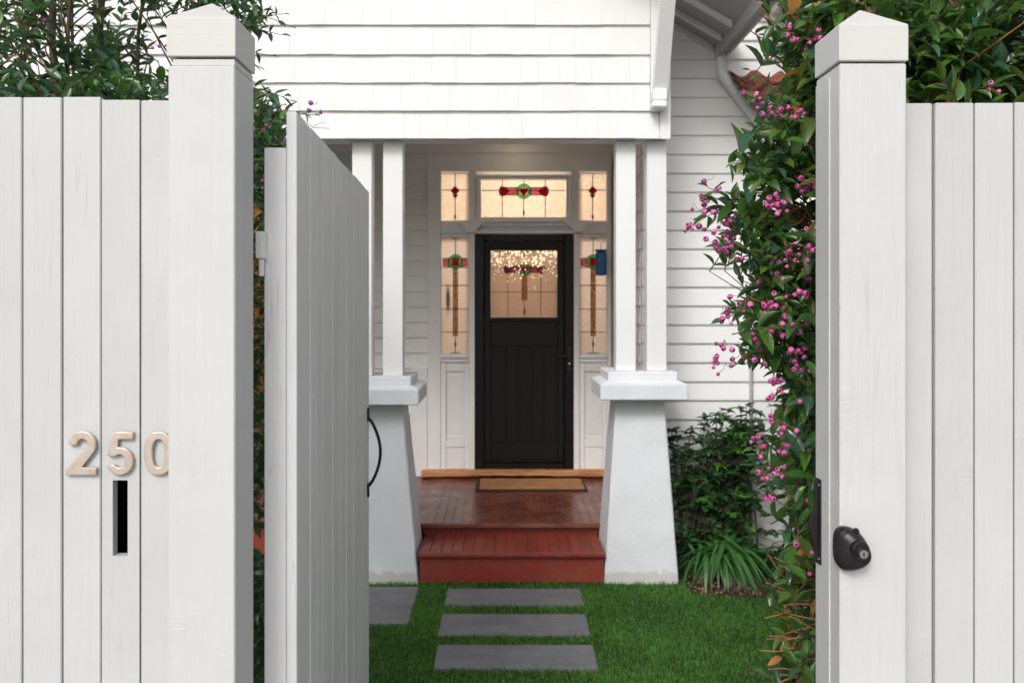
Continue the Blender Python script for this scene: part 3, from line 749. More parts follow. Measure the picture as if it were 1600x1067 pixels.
pier(-.983, -.523, -.93, -.63, -.03)['label'] = 'tapered white rendered pier with twin posts, left of the steps, half behind the gate'

# --- tiled hood roof at the far right, eave above it
ty0, tz0 = 5.74, 3.04; ty1, tz1 = 6.15, 3.31
ang = math.atan2(tz1-tz0, ty1-ty0)
tv = []; tf = []; nu = 10; TW = .17; TL = .19
for th in (0, -.014):
    for j in range(2):
        for i in range(nu+1):
            u = i/nu; tv.append((u*(TW+.012), j*TL, .020*math.cos(u*2*math.pi)+th))
for i in range(nu): tf += [[i, i+1, nu+2+i, nu+1+i], [2*(nu+1)+i+1, 2*(nu+1)+i, i, i+1][::-1], [2*(nu+1)+i, 2*(nu+1)+i+1, 3*(nu+1)+i+1, 3*(nu+1)+i][::-1]]
tmesh = mesh('roof_tile', tv, tf, M['tile'], smooth=False)
for r in range(3):
    for c in range(11):
        d_ = r*.150
        link('roof_tile', tmesh, H, (1.55+c*TW+rnd.uniform(-.004, .004), ty0+d_*math.cos(ang)-YG, tz0+d_*math.sin(ang)+.016+rnd.uniform(-.005, .005)), (ang-.13+rnd.uniform(-.02, .02), rnd.uniform(-.05, .05), rnd.uniform(-.02, .02)))
bx('hood_fascia', 1.70, 3.4, 5.745, 5.765, 2.95, 3.03, M['white_x'], H)
bx('eave_board', 1.72, 3.8, 5.55, 6.14, 3.80, 3.83, M['grey_trim'], H)
for x_ in (1.83, 2.35, 2.87): bx('rafter_tail', x_, x_+.055, 5.62, 6.13, 3.70, 3.799, M['pipe'], H, .006)
bx('gutter', 1.72, 3.8, 5.47, 5.55, 3.74, 3.82, M['grey_trim'], H, .01)

# things on the porch
mt = root('doormat', (X(830, 7.17), 7.17, ZF), 'brown coir doormat with dark rubber edge below the front door', 'doormat')
bx('rubber_base', -.435, .435, -.215, .215, .002, .012, M['rubber'], mt, .003, local=True)
bx('coir_pile', -.41, .41, -.19, .19, .0125, .026, M['coir'], mt, .004, local=True)
bl = root('blue_box', (X(939, 7.49), 7.49, Z(412, 7.49)), 'small blue box hanging at the edge of the right sidelight', 'box')
bx('box_body', -.045, .045, -.03, .03, -.10, .10, M['blue'], bl, .012, local=True)
bx('box_lid', -.049, .049, -.034, .034, .102, .118, M['blue'], bl, .004, local=True)
MB().add(tube([(0, 0, .118), (.0, .0, .17), (.03, .02, .19)], .003, 6)).build('hanger', M['iron'], bl, local=True)
db = root('doorbell', (.931, 6.98, Z(502, 6.98)), 'narrow black and white doorbell on the weatherboards right of the door', 'doorbell')
bx('bell_body', -.012, .004, -.022, .022, -.07, .07, M['white_plastic'], db, .003, local=True)
bx('bell_camera', -.0135, -.0122, -.018, .018, .01, .066, M['hole'], db, .0005, local=True)

# ================================================================== PAVERS
def paver(xa, xb, ya, yb, label):
    r_ = root('paver', ((xa+xb)/2, (ya+yb)/2, 0), label, 'paver', 'bluestone pavers set in the lawn')
    hx, hy = (xb-xa)/2, (yb-ya)/2
    # slightly uneven outline
    o_ = MB(); o_.box(-hx, hx, -hy, hy, -.05, .012, b=.004); o = o_.build('stone_slab', M['stone'], r_, local=True)
    for vv in o.data.vertices:
        vv.co.x += rnd.uniform(-.0015, .0015); vv.co.y += rnd.uniform(-.0015, .0015)
    return (xa, xb, ya, yb)
G_ = 'bluestone pavers set in the lawn'
PV = [paver(X(699, 5.385), X(906, 5.385), 5.085, 5.385, 'grey stone paver nearest the red steps'),
      paver(X(691, 4.94)-.002, X(915, 4.94), 4.62, 4.94, 'grey stone paver in the middle of the row of three'),
      paver(X(684, 4.49), X(926, 4.49), 4.19, 4.49, 'nearest grey stone paver at the bottom of the photo'),
      paver(-1.31, X(655, 5.42), 4.79, 5.42, 'wide grey stone paver by the foot of the left pier, half hidden by the gate'),
      ]

# ================================================================== LAWN GRASS
def grass():
    rg = np.random.default_rng(3)
    n = 150000
    x = rg.uniform(-1.75, 2.2, n); y = 3.55+(5.52-3.55)*rg.random(n)
    keep = np.ones(n, bool)
    for (a, b_, c, d) in PV: keep &= ~((x > a+.004) & (x < b_-.004) & (y > c+.004) & (y < d-.004))
    keep &= ~((x > 1.13+.03*np.sin(x*9)) & (y > 5.26+.04*np.sin(x*7)))
    keep &= ~((x > -.98) & (x < -.52) & (y > 5.5)); keep &= ~((x > .62) & (x < 1.08) & (y > 5.5))
    x, y = x[keep], y[keep]; n = len(x)
    pn = .55*np.sin(x*5.1+1.3*np.sin(y*4.3))*np.sin(y*6.2+x*2.2)+.35*np.sin(x*23+2*np.sin(y*17))*np.sin(y*29+x*11)+.3*np.sin(x*61+y*13)*np.sin(y*53-x*17)
    edge = np.zeros(n, bool)
    for (a, b_, c, d) in PV: edge |= (x > a-.02) & (x < b_+.02) & (y > c-.02) & (y < d+.02)
    edge |= (y > 5.47)
    h = rg.uniform(.008, .019, n)*(1+.25*pn)*np.where(edge, rg.uniform(.9, 1.9, n), 1); wd = rg.uniform(.0012, .0024, n)
    a = rg.uniform(0, 2*np.pi, n); ln = rg.uniform(.15, .9, n)*h; la = rg.uniform(0, 2*np.pi, n)
    dx, dy = np.cos(a)*wd, np.sin(a)*wd; lx, ly = np.cos(la)*ln, np.sin(la)*ln
    z0 = np.full(n, -.006)
    V = np.stack([np.stack([x-dx, y-dy, z0], 1), np.stack([x+dx, y+dy, z0], 1),
                  np.stack([x+dx*.8+lx*.35, y+dy*.8+ly*.35, h*.6], 1), np.stack([x-dx*.8+lx*.35, y-dy*.8+ly*.35, h*.6], 1),
                  np.stack([x+lx, y+ly, h], 1)], 1).reshape(-1, 3)
    me = bpy.data.meshes.new('grass'); base = np.arange(n)*5
    me.vertices.add(n*5); me.vertices.foreach_set('co', V.ravel())
    lp = np.stack([base, base+1, base+2, base+3, base+3, base+2, base+4], 1).ravel()
    me.loops.add(n*7); me.loops.foreach_set('vertex_index', lp.astype(np.int32))
    ls = np.stack([np.arange(n)*7, np.arange(n)*7+4], 1).ravel(); lt = np.tile([4, 3], n)
    me.polygons.add(n*2); me.polygons.foreach_set('loop_start', ls.astype(np.int32)); me.polygons.foreach_set('loop_total', lt.astype(np.int32))
    for m in ('grassA', 'grassB', 'grassC'): me.materials.append(M[m])
    r_ = rg.random(n); mi = np.where(r_ < .5-.42*pn, 0, np.where(r_ < .965, 1, 2))
    me.polygons.foreach_set('material_index', np.repeat(mi, 2).astype(np.int32)); me.update(); me.validate()
    tag(link('grass', me), 'short green lawn grass around the pavers', 'grass', kind='stuff')
grass()
# leaf litter and crumbs on the soil
cr = MB(); rr = random.Random(4)
for k in range(900):
    x_, y_ = rr.uniform(1.1, 2.3), rr.uniform(5.2, 5.75); s = rr.uniform(.004, .012)
    c = Vector((x_, y_, .03+rr.uniform(0, .012))); d = Vector((rr.uniform(-1, 1), rr.uniform(-1, 1), rr.uniform(-.3, .3))).normalized()*s; e = d.orthogonal()*.6
    cr.add(([c-d, c+e, c+d, c-e+Vector((0, 0, s*.5))], [[0, 1, 2], [0, 2, 3]]), rr.choice((0, 0, 1)))
tag(cr.build('bark_mulch', [M['bark'], M['twig']]), 'brown bark mulch on the bed under the strap leaves', 'mulch', kind='stuff')

# ================================================================== FENCES AND POSTS
YFN = 2.07
fl = root('fence', (-1.6, YFN, 0), 'pale grey paling fence left of the gate with bronze house numbers and mail slot', 'fence')
fr = root('fence', (1.8, YFN, 0), 'pale grey paling fence right of the gate', 'fence')
edges = [-.7515]+[-.840, -.930, -1.020, -1.112]
while edges[-1] > -3.6: edges.append(edges[-1]-.0905)
for i in range(len(edges)-1):
    xb, xa = edges[i]-.0018, edges[i+1]+.0018
    top = Z(152, YFN) if edges[i] < -.85 else Z(156.5, YFN)
    top += rnd.uniform(-.0008, .0008); dy = rnd.uniform(-.0012, .0012)
    if i == 1:
        # the board with the mail slot: four pieces round the hole, one mesh
        sxa, sxb = X(176, YFN), X(199.5, YFN); sza, szb = Z(868, YFN), Z(750, YFN)
        y0, y1 = YFN, YFN+.026
        XS = [xa, sxa, sxb, xb]; ZS = [0, sza, szb, top]; v = []; f = []
        for yy in (y0, y1):
            for zz_ in ZS:
                for xx in XS: v.append((xx, yy, zz_))
        for j in range(3):
            for k in range(3):
                if j == 1 and k == 1: continue
                a = j*4+k; f += [[a, a+1, a+5, a+4], [a+16+4, a+16+5, a+16+1, a+16]]
        f += [[5, 9, 25, 21], [6, 22, 26, 10], [5, 21, 22, 6], [9, 10, 26, 25], [0, 4, 20, 16], [4, 8, 24, 20], [8, 12, 28, 24], [3, 19, 23, 7], [7, 23, 27, 11], [11, 27, 31, 15], [12, 13, 29, 28], [13, 14, 30, 29], [14, 15, 31, 30]]
        o = MB().add((v, f)).build('paling', M['fence'], fl); o['label'] = 'paling with a narrow upright mail slot cut through it'
        continue
    o = MB().box(xa, xb, YFN+dy, YFN+.026, 0, top, b=.0022).build('paling', M['fence'], fl)
edges = [.8995, X(1461, YFN), X(1523, YFN), X(1585, YFN)]
while edges[-1] < 3.6: edges.append(edges[-1]+.0905)
for i in range(len(edges)-1):
    xa, xb = edges[i]+.0018, edges[i+1]-.0018
    top = Z(160.5, YFN)+rnd.uniform(-.0008, .0008); dy = .008 if i == 0 else rnd.uniform(-.0012, .0012)
    MB().box(xa, xb, YFN+dy, YFN+.026+dy, 0, top, b=.0022 if i else .003).build('paling', M['fence'], fr)
for r_, x0, x1 in ((fl, -3.65, -.752), (fr, .9, 3.65)):
    for z_ in (.35, .80, 1.95): bx('rail', x0, x1, YFN+.035, YFN+.075, z_, z_+.07, M['fence'], r_)
mbx = MB()
mx0, mx1, mz0, mz1 = X(150, YFN), X(236, YFN), .86, 1.40
for q in ((mx0, mx1, YFN+.20, YFN+.21, mz0, mz1), (mx0, mx0+.008, YFN+.029, YFN+.1995, mz0, mz1), (mx1-.008, mx1, YFN+.029, YFN+.1995, mz0, mz1), (mx0, mx1, YFN+.029, YFN+.1995, mz1-.008, mz1), (mx0, mx1, YFN+.029, YFN+.1995, mz0, mz0+.008)): mbx.box(*q)
mbx.build('mail_box', M['hole'], fl)

# house numbers: outlines swept from centre lines
def stroke_outline(path, hw):
    P = [Vector(p) for p in path]; n = len(P); Lf = []; Rt = []
    for i in range(n):
        if i == 0: d = (P[1]-P[0]).normalized(); nn_ = Vector((-d.y, d.x)); k = 1
        elif i == n-1: d = (P[-1]-P[-2]).normalized(); nn_ = Vector((-d.y, d.x)); k = 1
        else:
            d0 = (P[i]-P[i-1]).normalized(); d1 = (P[i+1]-P[i]).normalized(); n0 = Vector((-d0.y, d0.x)); n1 = Vector((-d1.y, d1.x))
            nn_ = (n0+n1).normalized(); k = 1/max(.35, nn_.dot(n0))
        Lf.append(P[i]+nn_*hw*k); Rt.append(P[i]-nn_*hw*k)
    return Lf+Rt[::-1]
def digit(splines, name, label):
    cu = bpy.data.curves.new(name, 'CURVE'); cu.dimensions = '2D'; cu.fill_mode = 'BOTH'; cu.extrude = .0022; cu.bevel_depth = .0022; cu.bevel_resolution = 2; cu.offset = -.0018
    for s in splines:
        sp = cu.splines.new('POLY'); sp.points.add(len(s)-1); sp.use_cyclic_u = True
        for k, p in enumerate(s): sp.points[k].co = (p[0], p[1], 0, 1)
    to = bpy.data.objects.new('tmp', cu); COL.objects.link(to)
    dg_ = bpy.context.evaluated_depsgraph_get(); me = bpy.data.meshes.new_from_object(to.evaluated_get(dg_)); bpy.data.objects.remove(to)
    me.materials.clear(); me.materials.append(M['bronze'])
    o = link(name, me, fl, (1.6, -.0075, 0), (R(90), 0, 0)); o['label'] = label; return o
U = lambda u, v_: (X(60+u*.2249, YFN-.01), Z(650+v_*.2249, YFN-.01))
def arc(cx, cy, rx, ry, a0, a1, n=16): return [(cx+rx*math.cos(R(a0+(a1-a0)*k/n)), cy-ry*math.sin(R(a0+(a1-a0)*k/n))) for k in range(n+1)]
hw = 25*.2249*2.06/1400
o2 = arc(306, 200, 38, 42, 180, -22, 16)+[(190, 381), (190, 408), (400, 408), (400, 356), (297, 356), (370, 268)]+arc(306, 198, 93, 93, -38, 180, 22)
digit([[U(*p) for p in o2]], 'house_number', 'bronze house number 2')
o5 = [(515, 110), (655, 110), (655, 160), (556, 160), (547, 214)]+arc(566, 312, 92, 96, 98, -158, 26)+[(512, 336)]+arc(563, 312, 41, 47, -148, 128, 20)+[(528, 279), (483, 275)]
digit([[U(*p) for p in o5]], 'house_number', 'bronze house number 5')
zr = lambda rx, ry: [U(835+rx*math.cos(2*math.pi*k/40), 258-ry*math.sin(2*math.pi*k/40)) for k in range(40)]
def sup(rx, ry, e=.86): return [U(835+rx*math.copysign(abs(math.cos(2*math.pi*k/44))**e, math.cos(2*math.pi*k/44)), 258-ry*math.copysign(abs(math.sin(2*math.pi*k/44))**e, math.sin(2*math.pi*k/44))) for k in range(44)]
digit([sup(100, 150), sup(45, 98)[::-1]], 'house_number', 'bronze house number 0, its right edge behind the gate post')

# gate posts
def gate_post(cx, label, ze, zb, right):
    r_ = root('gate_post', (cx, 2.075, 0), label, 'gate post')
    hwid = .0745
    if right:
        bx('post_shaft', cx-hwid, cx+hwid, 2.0, 2.15, 0, zb-.0045, M['post'], r_, .003)
    else:
        bx('post_shaft', cx-hwid, cx+hwid, 2.0, 2.15, 0, zb-.020, M['post'], r_, .003)
        bx('post_neck', cx-hwid+.009, cx+hwid-.001, 2.003, 2.147, zb-.0198, zb-.0045, M['post'], r_, .001)
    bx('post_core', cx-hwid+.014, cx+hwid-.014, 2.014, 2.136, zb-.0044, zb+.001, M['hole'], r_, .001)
    a = hwid+.003; y0, y1 = 1.996, 2.154
    v = [(cx-a, y0, zb), (cx+a, y0, zb), (cx+a, y1, zb), (cx-a, y1, zb), (cx-a, y0, ze), (cx+a, y0, ze), (cx+a, y1, ze), (cx-a, y1, ze), (cx, 2.075, ze+.058)]
    f = [[3, 2, 1, 0], [0, 1, 5, 4], [1, 2, 6, 5], [2, 3, 7, 6], [3, 0, 4, 7], [4, 5, 8], [5, 6, 8], [6, 7, 8], [7, 4, 8]]
    o = MB().add((v, f)).build('post_cap', M['cap'], r_)
    bv = o.modifiers.new('bevel', 'BEVEL'); bv.width = .0025; bv.segments = 2; bv.limit_method = 'ANGLE'
    return r_
pl_ = gate_post((X(263, 2.0)+X(366.5, 2.0))/2, 'square painted timber gate post on the left, beside the house numbers', Z(28, 2.0), Z(89, 2.0), False)
pr_ = gate_post((X(1313, 2.0)+X(1416, 2.0))/2, 'square painted timber gate post on the right, carrying the black lock', Z(39, 2.0), Z(96, 2.0), True)
# strips on the inner face of the right post
bx('stop_strip', X(1313, 2.0)-.0035, X(1313, 2.0)-.0002, 2.060, 2.148, 0, Z(128, 2.1), M['post'], pr_, .001)
# strike latch on the inner face, near its back
lx = X(1313, 2.0)-.0035
latch = link('gate_latch', None, pr_); latch.empty_display_size = .05
P_ = lambda a, y: (lx-a*.0013, Z(y, 2.125))
poly = [P_(0, 748), P_(5, 749), P_(7, 757), P_(6, 775), P_(7, 790), P_(11, 803), P_(16, 812), P_(17, 822), P_(13, 838), P_(9, 852), P_(6, 862), P_(5, 874), P_(3, 880), P_(0, 880)]
o = MB().add(prism(poly, 2.124, 2.136)).build('latch_body', M['iron'], latch); bm_ = o.modifiers.new('b', 'BEVEL'); bm_.width = .0015; bm_.segments = 2
zc = [Z(757, 2.12), Z(872, 2.12)]
ears = MB()
ears.box(lx-.0035, lx-.0002, 2.108, 2.138, Z(880, 2.12), Z(748, 2.12), b=.0015)
ears.build('latch_plate', M['iron'], latch)
for z_ in zc: MB().add(cyl((lx-.0033, 2.115, z_), (lx-.0055, 2.115, z_), .0036, 12)).build('screw', M['steel'], latch)
# lock case on the front
lock = link('gate_lock', None, pr_); lock.empty_display_size = .05
lock['label'] = 'dark metal gate lock case with a bright key cylinder'
def lo(dx, dz): return (X(1325, 2.0)+dx*2/1400, Z(855, 2.0)-dz*2/1400)
outl = [(-24, -20), (-21, -30), (-11, -36), (2, -34), (14, -27), (22, -16), (27, 0), (28, 14), (22, 24), (12, 32), (-2, 36), (-12, 34), (-21, 24), (-24.5, 8)]
secs = [(0, 1, 0, 0), (.013, 1.0, 0, 0), (.0145, .985, 0, 0), (.022, .93, 1.2, 0), (.030, .83, 3, 1), (.037, .68, 6, 2), (.040, .58, 7, 2), (.041, .50, 7, 2)]
def smooth_poly(P, it=2):
    for _ in range(it): P = [q for k in range(len(P)) for q in ((P[k][0]*.75+P[(k+1) % len(P)][0]*.25, P[k][1]*.75+P[(k+1) % len(P)][1]*.25), (P[k][0]*.25+P[(k+1) % len(P)][0]*.75, P[k][1]*.25+P[(k+1) % len(P)][1]*.75))]
    return P
outl = smooth_poly([(a*1.0, b_*.97) for a, b_ in outl]); v = []; f = []; n_ = len(outl)
for d_, s_, ox, oz in secs:
    for (a, b_) in outl:
        p = lo(a*s_+ox*1.2, b_*s_+oz); v.append((p[0], 2.0-.0005-d_, p[1]))
for j in range(len(secs)-1):
    for k in range(n_): f.append([j*n_+k, (j+1)*n_+k, (j+1)*n_+(k+1) % n_, j*n_+(k+1) % n_])
f.append([(len(secs)-1)*n_+k for k in range(n_)][::-1])
ob = MB().add((v, f)).build('lock_case', M['lockmetal'], lock, smooth=False)
sb = ob.modifiers.new('s', 'BEVEL'); sb.width = .002; sb.segments = 2; sb.limit_method = 'ANGLE'
nc = W(1343, 858, 1.955)
MB().add(tube([nc+Vector((0, .006, 0)), nc+Vector((0, -.008, 0)), nc+Vector((0, -.011, 0))], [.0195, .0195, .017], 28)).build('lock_collar', M['lockmetal'], lock)
nc2 = nc+Vector((.001, -.0112, -.004))
MB().add(tube([nc2+Vector((0, .002, 0)), nc2+Vector((0, -.006, 0)), nc2+Vector((0, -.0075, 0))], [.0135, .0135, .012], 28)).build('lock_ring', M['lockmetal'], lock)
nc3 = nc2+Vector((0, -.0076, -.001))
MB().add(cyl(nc3+Vector((0, .001, 0)), nc3+Vector((0, -.003, 0)), .0092, 24)).build('key_cylinder', M['steel'], lock)
MB().box(nc3.x-.0012, nc3.x+.0012, nc3.y-.0036, nc3.y-.0031, nc3.z-.006, nc3.z+.004, b=.0002).build('keyhole', M['hole'], lock)
def disc(px, py, Y_, rx, rz, m, nm):
    c = W(px, py, Y_); MB().add(prism([(c.x+rx*math.cos(a*math.pi/9), c.z+rz*math.sin(a*math.pi/9)) for a in range(18)], Y_, Y_-.0025)).build(nm, m, lock)
disc(1337, 831, 1.977, .0075, .0095, M['hole'], 'bolt_recess'); disc(1342, 883, 1.978, .008, .005, M['hole'], 'bolt_recess')
for py in (836, 866): disc(1305, py, 1.981, .0022, .0022, M['hole'], 'rivet')

# ================================================================== GATE
gx, gy = X(463, 2.2), 2.2
gdir = math.atan2(1, (748-787)/1400)
gate = root('gate', (gx, gy, 0), 'tall pale grey timber gate standing open, black pull handle on its far edge', 'gate', rz=gdir)
GL = 1.47; nbg = 16; bw = GL/nbg
def lbox(name, x0, x1, y0, y1, z0, z1, m, b=.002, parent=gate): return MB().box(x0, x1, y0, y1, z0, z1, b=b).build(name, m, parent, local=True)
for i in range(nbg):
    j = rnd.uniform(-.0022, .0022)
    lbox('gate_board', i*bw+.0002, (i+1)*bw-.0002, j, .0245, .06, Z(174.5, 2.2)-i*.0006+rnd.uniform(-.0012, .0012), M['gate'], .0024)
lbox('gate_stile', .001, .075, .0255, .0785, .08, Z(231, 2.2), M['gate']); lbox('gate_stile', GL-.075, GL-.001, .0255, .0785, .08, Z(231, 2.2), M['gate'])
for z_ in (.12, 1.05, 1.99): lbox('gate_rail', .0755, GL-.0755, .0257, .078, z_, z_+.09, M['gate'])
quad = MB().add(slab([(.08, .03, .22), (.08, .07, .22), (GL-.08, .07, .95), (GL-.08, .03, .95)], .08)); quad.build('gate_brace', M['gate'], gate, local=True)
# hinges: leaf on post side and knuckle
for zc_ in (Z(383, 2.18), .62):
    hg = MB().box(.004-.03, .03, .070, .0935, zc_-.033, zc_+.033, b=.002); hg.build('hinge', M['gate'], gate, local=True)
    MB().add(cyl((-.012, .082, zc_-.034), (-.012, .082, zc_-.075), .0065, 12)).build('hinge_pin', M['gate'], gate, local=True)
# pull handle on the street face at the far end
hx_ = GL-.055; zt, zb_ = Z(637, 3.6), Z(777, 3.6)
hv = MB(); hv.box(hx_-.014, hx_+.014, -.006, -.0003, zt-.055, zt, b=.002); hv.box(hx_-.014, hx_+.014, -.006, -.0003, zb_, zb_+.055, b=.002)
pts = []
for k in range(15):
    t = k/14; z_ = zt-.045+(zb_+.045-(zt-.045))*t; bow = .045*math.sin(math.pi*t)**.8 if 0 < t < 1 else 0
    pts.append((hx_, -.006-bow, z_))
hv.add(tube(pts, .0062, 8)); hv.build('pull_handle', M['iron'], gate, local=True)

# ================================================================== PLANTS
def leaf_geo(fold=.16, curl=.10, wmax=.21, seg=5, rv=None):
    ts = [0, .14, .34, .58, .80, 1.0]; ws = [0.03, .66, 1.0, .95, .56, 0.0]
    v = []; f = []
    for t, w_ in zip(ts, ws):
        z_ = -curl*t*t; hwd = w_*wmax
        v += [(t, -hwd, z_+fold*hwd*2), (t, 0, z_), (t, hwd, z_+fold*hwd*2)]
    for i in range(len(ts)-1):
        a = 3*i; f += [[a, a+3, a+4, a+1], [a+1, a+4, a+5, a+2]]
    f[-1] = [3*len(ts)-5, 3*len(ts)-2, 3*len(ts)-4]; f[-2] = [3*len(ts)-6, 3*len(ts)-2, 3*len(ts)-5]
    return v, f
LG = [leaf_geo(.35, .12, .20), leaf_geo(.25, .34, .22), leaf_geo(.55, .24, .18), leaf_geo(.3, -.10, .21)]
LM = ['leafA', 'leafB', 'leafC', 'leafD', 'leafO']
leaf_me = {(g_, m_): mesh('leaf', *LG[g_], M[m_], smooth=True) for g_ in range(4) for m_ in LM}
def lmat(pos, d, up, s):
    d = d.normalized(); n_ = (up-d*up.dot(d)); n_ = n_.normalized() if n_.length > 1e-4 else d.orthogonal().normalized()
    y = n_.cross(d); m = Matrix(((d.x, y.x, n_.x), (d.y, y.y, n_.y), (d.z, y.z, n_.z))).to_4x4()
    return Matrix.Translation(pos) @ m @ Matrix.Scale(s, 4)
def rv(r, s=1): return Vector((r.gauss(0, s), r.gauss(0, s), r.gauss(0, s)))
class Plant:
    def __init__(s, name, loc, label, cat, group=None, seed=1):
        s.root = root(name, loc, label, cat, group); s.o = Vector(loc); s.leaves = []; s.st = MB(); s.r = random.Random(seed); s.nb = 0
    def leaf(s, pos, d, up, size, m): s.leaves.append((lmat(pos-s.o, d, up, size), s.r.randrange(4), m))
    def stem(s, pts, rad, mi=0, seg=5): s.st.add(tube([Vector(p)-s.o for p in pts], rad, seg, False), mi)
    def finish(s, stem_mats, score, n=300, stem_name='branches'):
        s.leaves.sort(key=lambda l: score(l[0].translation+s.o))
        for mt_, g_, m_ in s.leaves[:n]:
            o = link('leaf', leaf_me[(g_, m_)], s.root); o.matrix_local = mt_
        v = []; f = []; mi = []
        for mt_, g_, m_ in s.leaves[n:]:
            b_ = len(v); gv, gf = LG[g_]; v += [tuple(mt_ @ Vector(p)) for p in gv]; f += [[i+b_ for i in q] for q in gf]; mi += [LM.index(m_)]*len(gf)
        if v: link('foliage', mesh('foliage', v, f, [M[k] for k in LM], mi, True), s.root)['kind'] = 'stuff'
        me = mesh(stem_name, s.st.v, s.st.f, stem_mats, s.st.m, True); link(stem_name, me, s.root)['kind'] = 'stuff'
def bez(a, b_, c, n=7): return [a*(1-t)**2+b_*2*t*(1-t)+c*t*t for t in [k/n for k in range(n+1)]]
def px_of(p): return PX0+p.x/p.y*FPX, PY0-(p.z-HC)/p.y*FPX
def shoot(P, tip, d, Ln, size, pal, npair=None, ymin=2.2, thick=.0016, tmat=0, ok=None):
    r = P.r; d = d.normalized(); base = tip-d*Ln
    mid = (tip+base)/2+rv(r, .02); pts = bez(base, mid, tip, 6)
    P.stem(pts, [thick*(1.3-.7*k/6) for k in range(7)], tmat, 4)
    npair = npair or max(3, int(Ln/.028)); side = d.orthogonal().normalized(); side = Quaternion(d, r.uniform(0, 6.28)) @ side
    for k in range(npair+1):
        t = (k+.6)/(npair+.6); q = t*6; i = min(5, int(q)); p = pts[i].lerp(pts[i+1], q-i)
        side = Quaternion(d, R(90)+r.uniform(-.4, .4)) @ side
        s0 = size*(.65+.5*math.sin(math.pi*min(1, .25+t*.75)))*r.uniform(.7, 1.2)
        if k == npair: dirs = [d+rv(r, .25)]
        else: dirs = [side*1.0+d*r.uniform(.4, .9)+rv(r, .22), -side*1.0+d*r.uniform(.4, .9)+rv(r, .22)]
        for dd in dirs:
            dd = dd.normalized()+Vector((0, 0, -.25*r.random())); dd.normalize()
            if p.y+dd.y*s0 < ymin: dd.y = abs(dd.y)
            if ok and not ok(p+dd*s0): continue
            up = Vector((r.gauss(0, .35), r.gauss(-.45, .35), 1)); P.leaf(p, dd, up, s0, r.choice(pal))
    return base
def berry_geo():
    "round fruit with a ring and a sunken eye at the far end (+z)"
    prof = [(0, -1), (.5, -.87), (.87, -.5), (1, 0), (.9, .48), (.66, .78), (.46, .90), (.38, .76), (.0, .66)]
    seg = 9; v = [(0, 0, -1)]; f = []; mi = []
    for r_, z_ in prof[1:-1]:
        for k in range(seg): a = 2*math.pi*k/seg; v.append((r_*math.cos(a), r_*math.sin(a), z_))
    n_ = len(prof)-2
    for k in range(seg): f.append([0, 1+(k+1) % seg, 1+k]); mi.append(0)
    for j in range(n_-1):
        for k in range(seg): a = 1+j*seg; f.append([a+k, a+(k+1) % seg, a+seg+(k+1) % seg, a+seg+k]); mi.append(1 if j >= n_-2 else 0)
    v.append((0, 0, .66)); a = 1+(n_-1)*seg
    for k in range(seg): f.append([a+k, a+(k+1) % seg, len(v)-1]); mi.append(1)
    return v, f, mi
bv_, bf_, bmi_ = berry_geo()
berry_me = [mesh('berry', bv_, bf_, [M['berry'], M['calyx']], bmi_, True), mesh('berry', bv_, bf_, [M['berryp'], M['calyx']], bmi_, True)]
def cluster(P, c, n, spread, purple=.1, rb=.0074, hang=None):
    r = P.r; pl_c = []
    for k in range(n):
        for _ in range(12):
            p = c+Vector((r.gauss(0, spread), r.gauss(0, spread*.6), r.gauss(0, spread*.8)))
            if all((p-q).length > rb*1.75 for q in pl_c): break
        pl_c.append(p)
        d = ((p-c).normalized()+Vector((0, -1.1, -.2))+rv(r, .4)).normalized() if (p-c).length > 1e-5 else Vector((0, -1, 0))
        o = link('berry', berry_me[1 if r.random() < purple else 0], P.root); s = rb*r.uniform(.68, 1.16)
        o.matrix_local = Matrix.Translation(p-P.o) @ d.to_track_quat('Z', 'Y').to_matrix().to_4x4() @ Matrix.Diagonal((s, s, s*1.02, 1))
        P.stem([p-d*rb*.9, (p-d*rb*1.8+c)/2+Vector((0, .004, .004)), c+Vector((0, .02, .015))], .0008, 1, 3)

# ---- right lilly pilly
RB = Plant('berry_shrub', (1.15, 2.62, 0), 'glossy leaved shrub full of magenta berries spilling past the right gate post', 'shrub', None, 21)
Lft = [(-160, 1260), (0, 1238), (30, 1215), (60, 1196), (92, 1188), (112, 1222), (148, 1216), (170, 1178), (200, 1162), (235, 1158), (262, 1165), (285, 1122), (305, 1104), (325, 1100), (360, 1105), (392, 1125), (420, 1160), (440, 1170), (470, 1150), (500, 1150), (540, 1152), (570, 1160), (590, 1215), (640, 1220), (665, 1195), (700, 1190), (740, 1202), (790, 1210), (830, 1240), (870, 1225), (900, 1198), (960, 1195), (1010, 1205), (1100, 1200), (1200, 1210)]
def lb(py):
    for (a, xa), (b_, xb) in zip(Lft, Lft[1:]):
        if a <= py <= b_: return xa+(xb-xa)*(py-a)/(b_-a)
    return 1240
trunks = [[Vector((.98, 2.62, 0)), Vector((.95, 2.6, .7)), Vector((.98, 2.55, 1.5)), Vector((1.0, 2.5, 2.1)), Vector((1.04, 2.5, 2.6))],
          [Vector((1.30, 2.66, 0)), Vector((1.34, 2.6, .9)), Vector((1.28, 2.62, 1.8)), Vector((1.36, 2.6, 2.5))],
          [Vector((1.7, 2.7, 0)), Vector((1.72, 2.66, 1.2)), Vector((1.66, 2.6, 2.5))]]
for t_ in trunks: RB.stem(t_, [.022-.004*k for k in range(len(t_))], 0, 8)
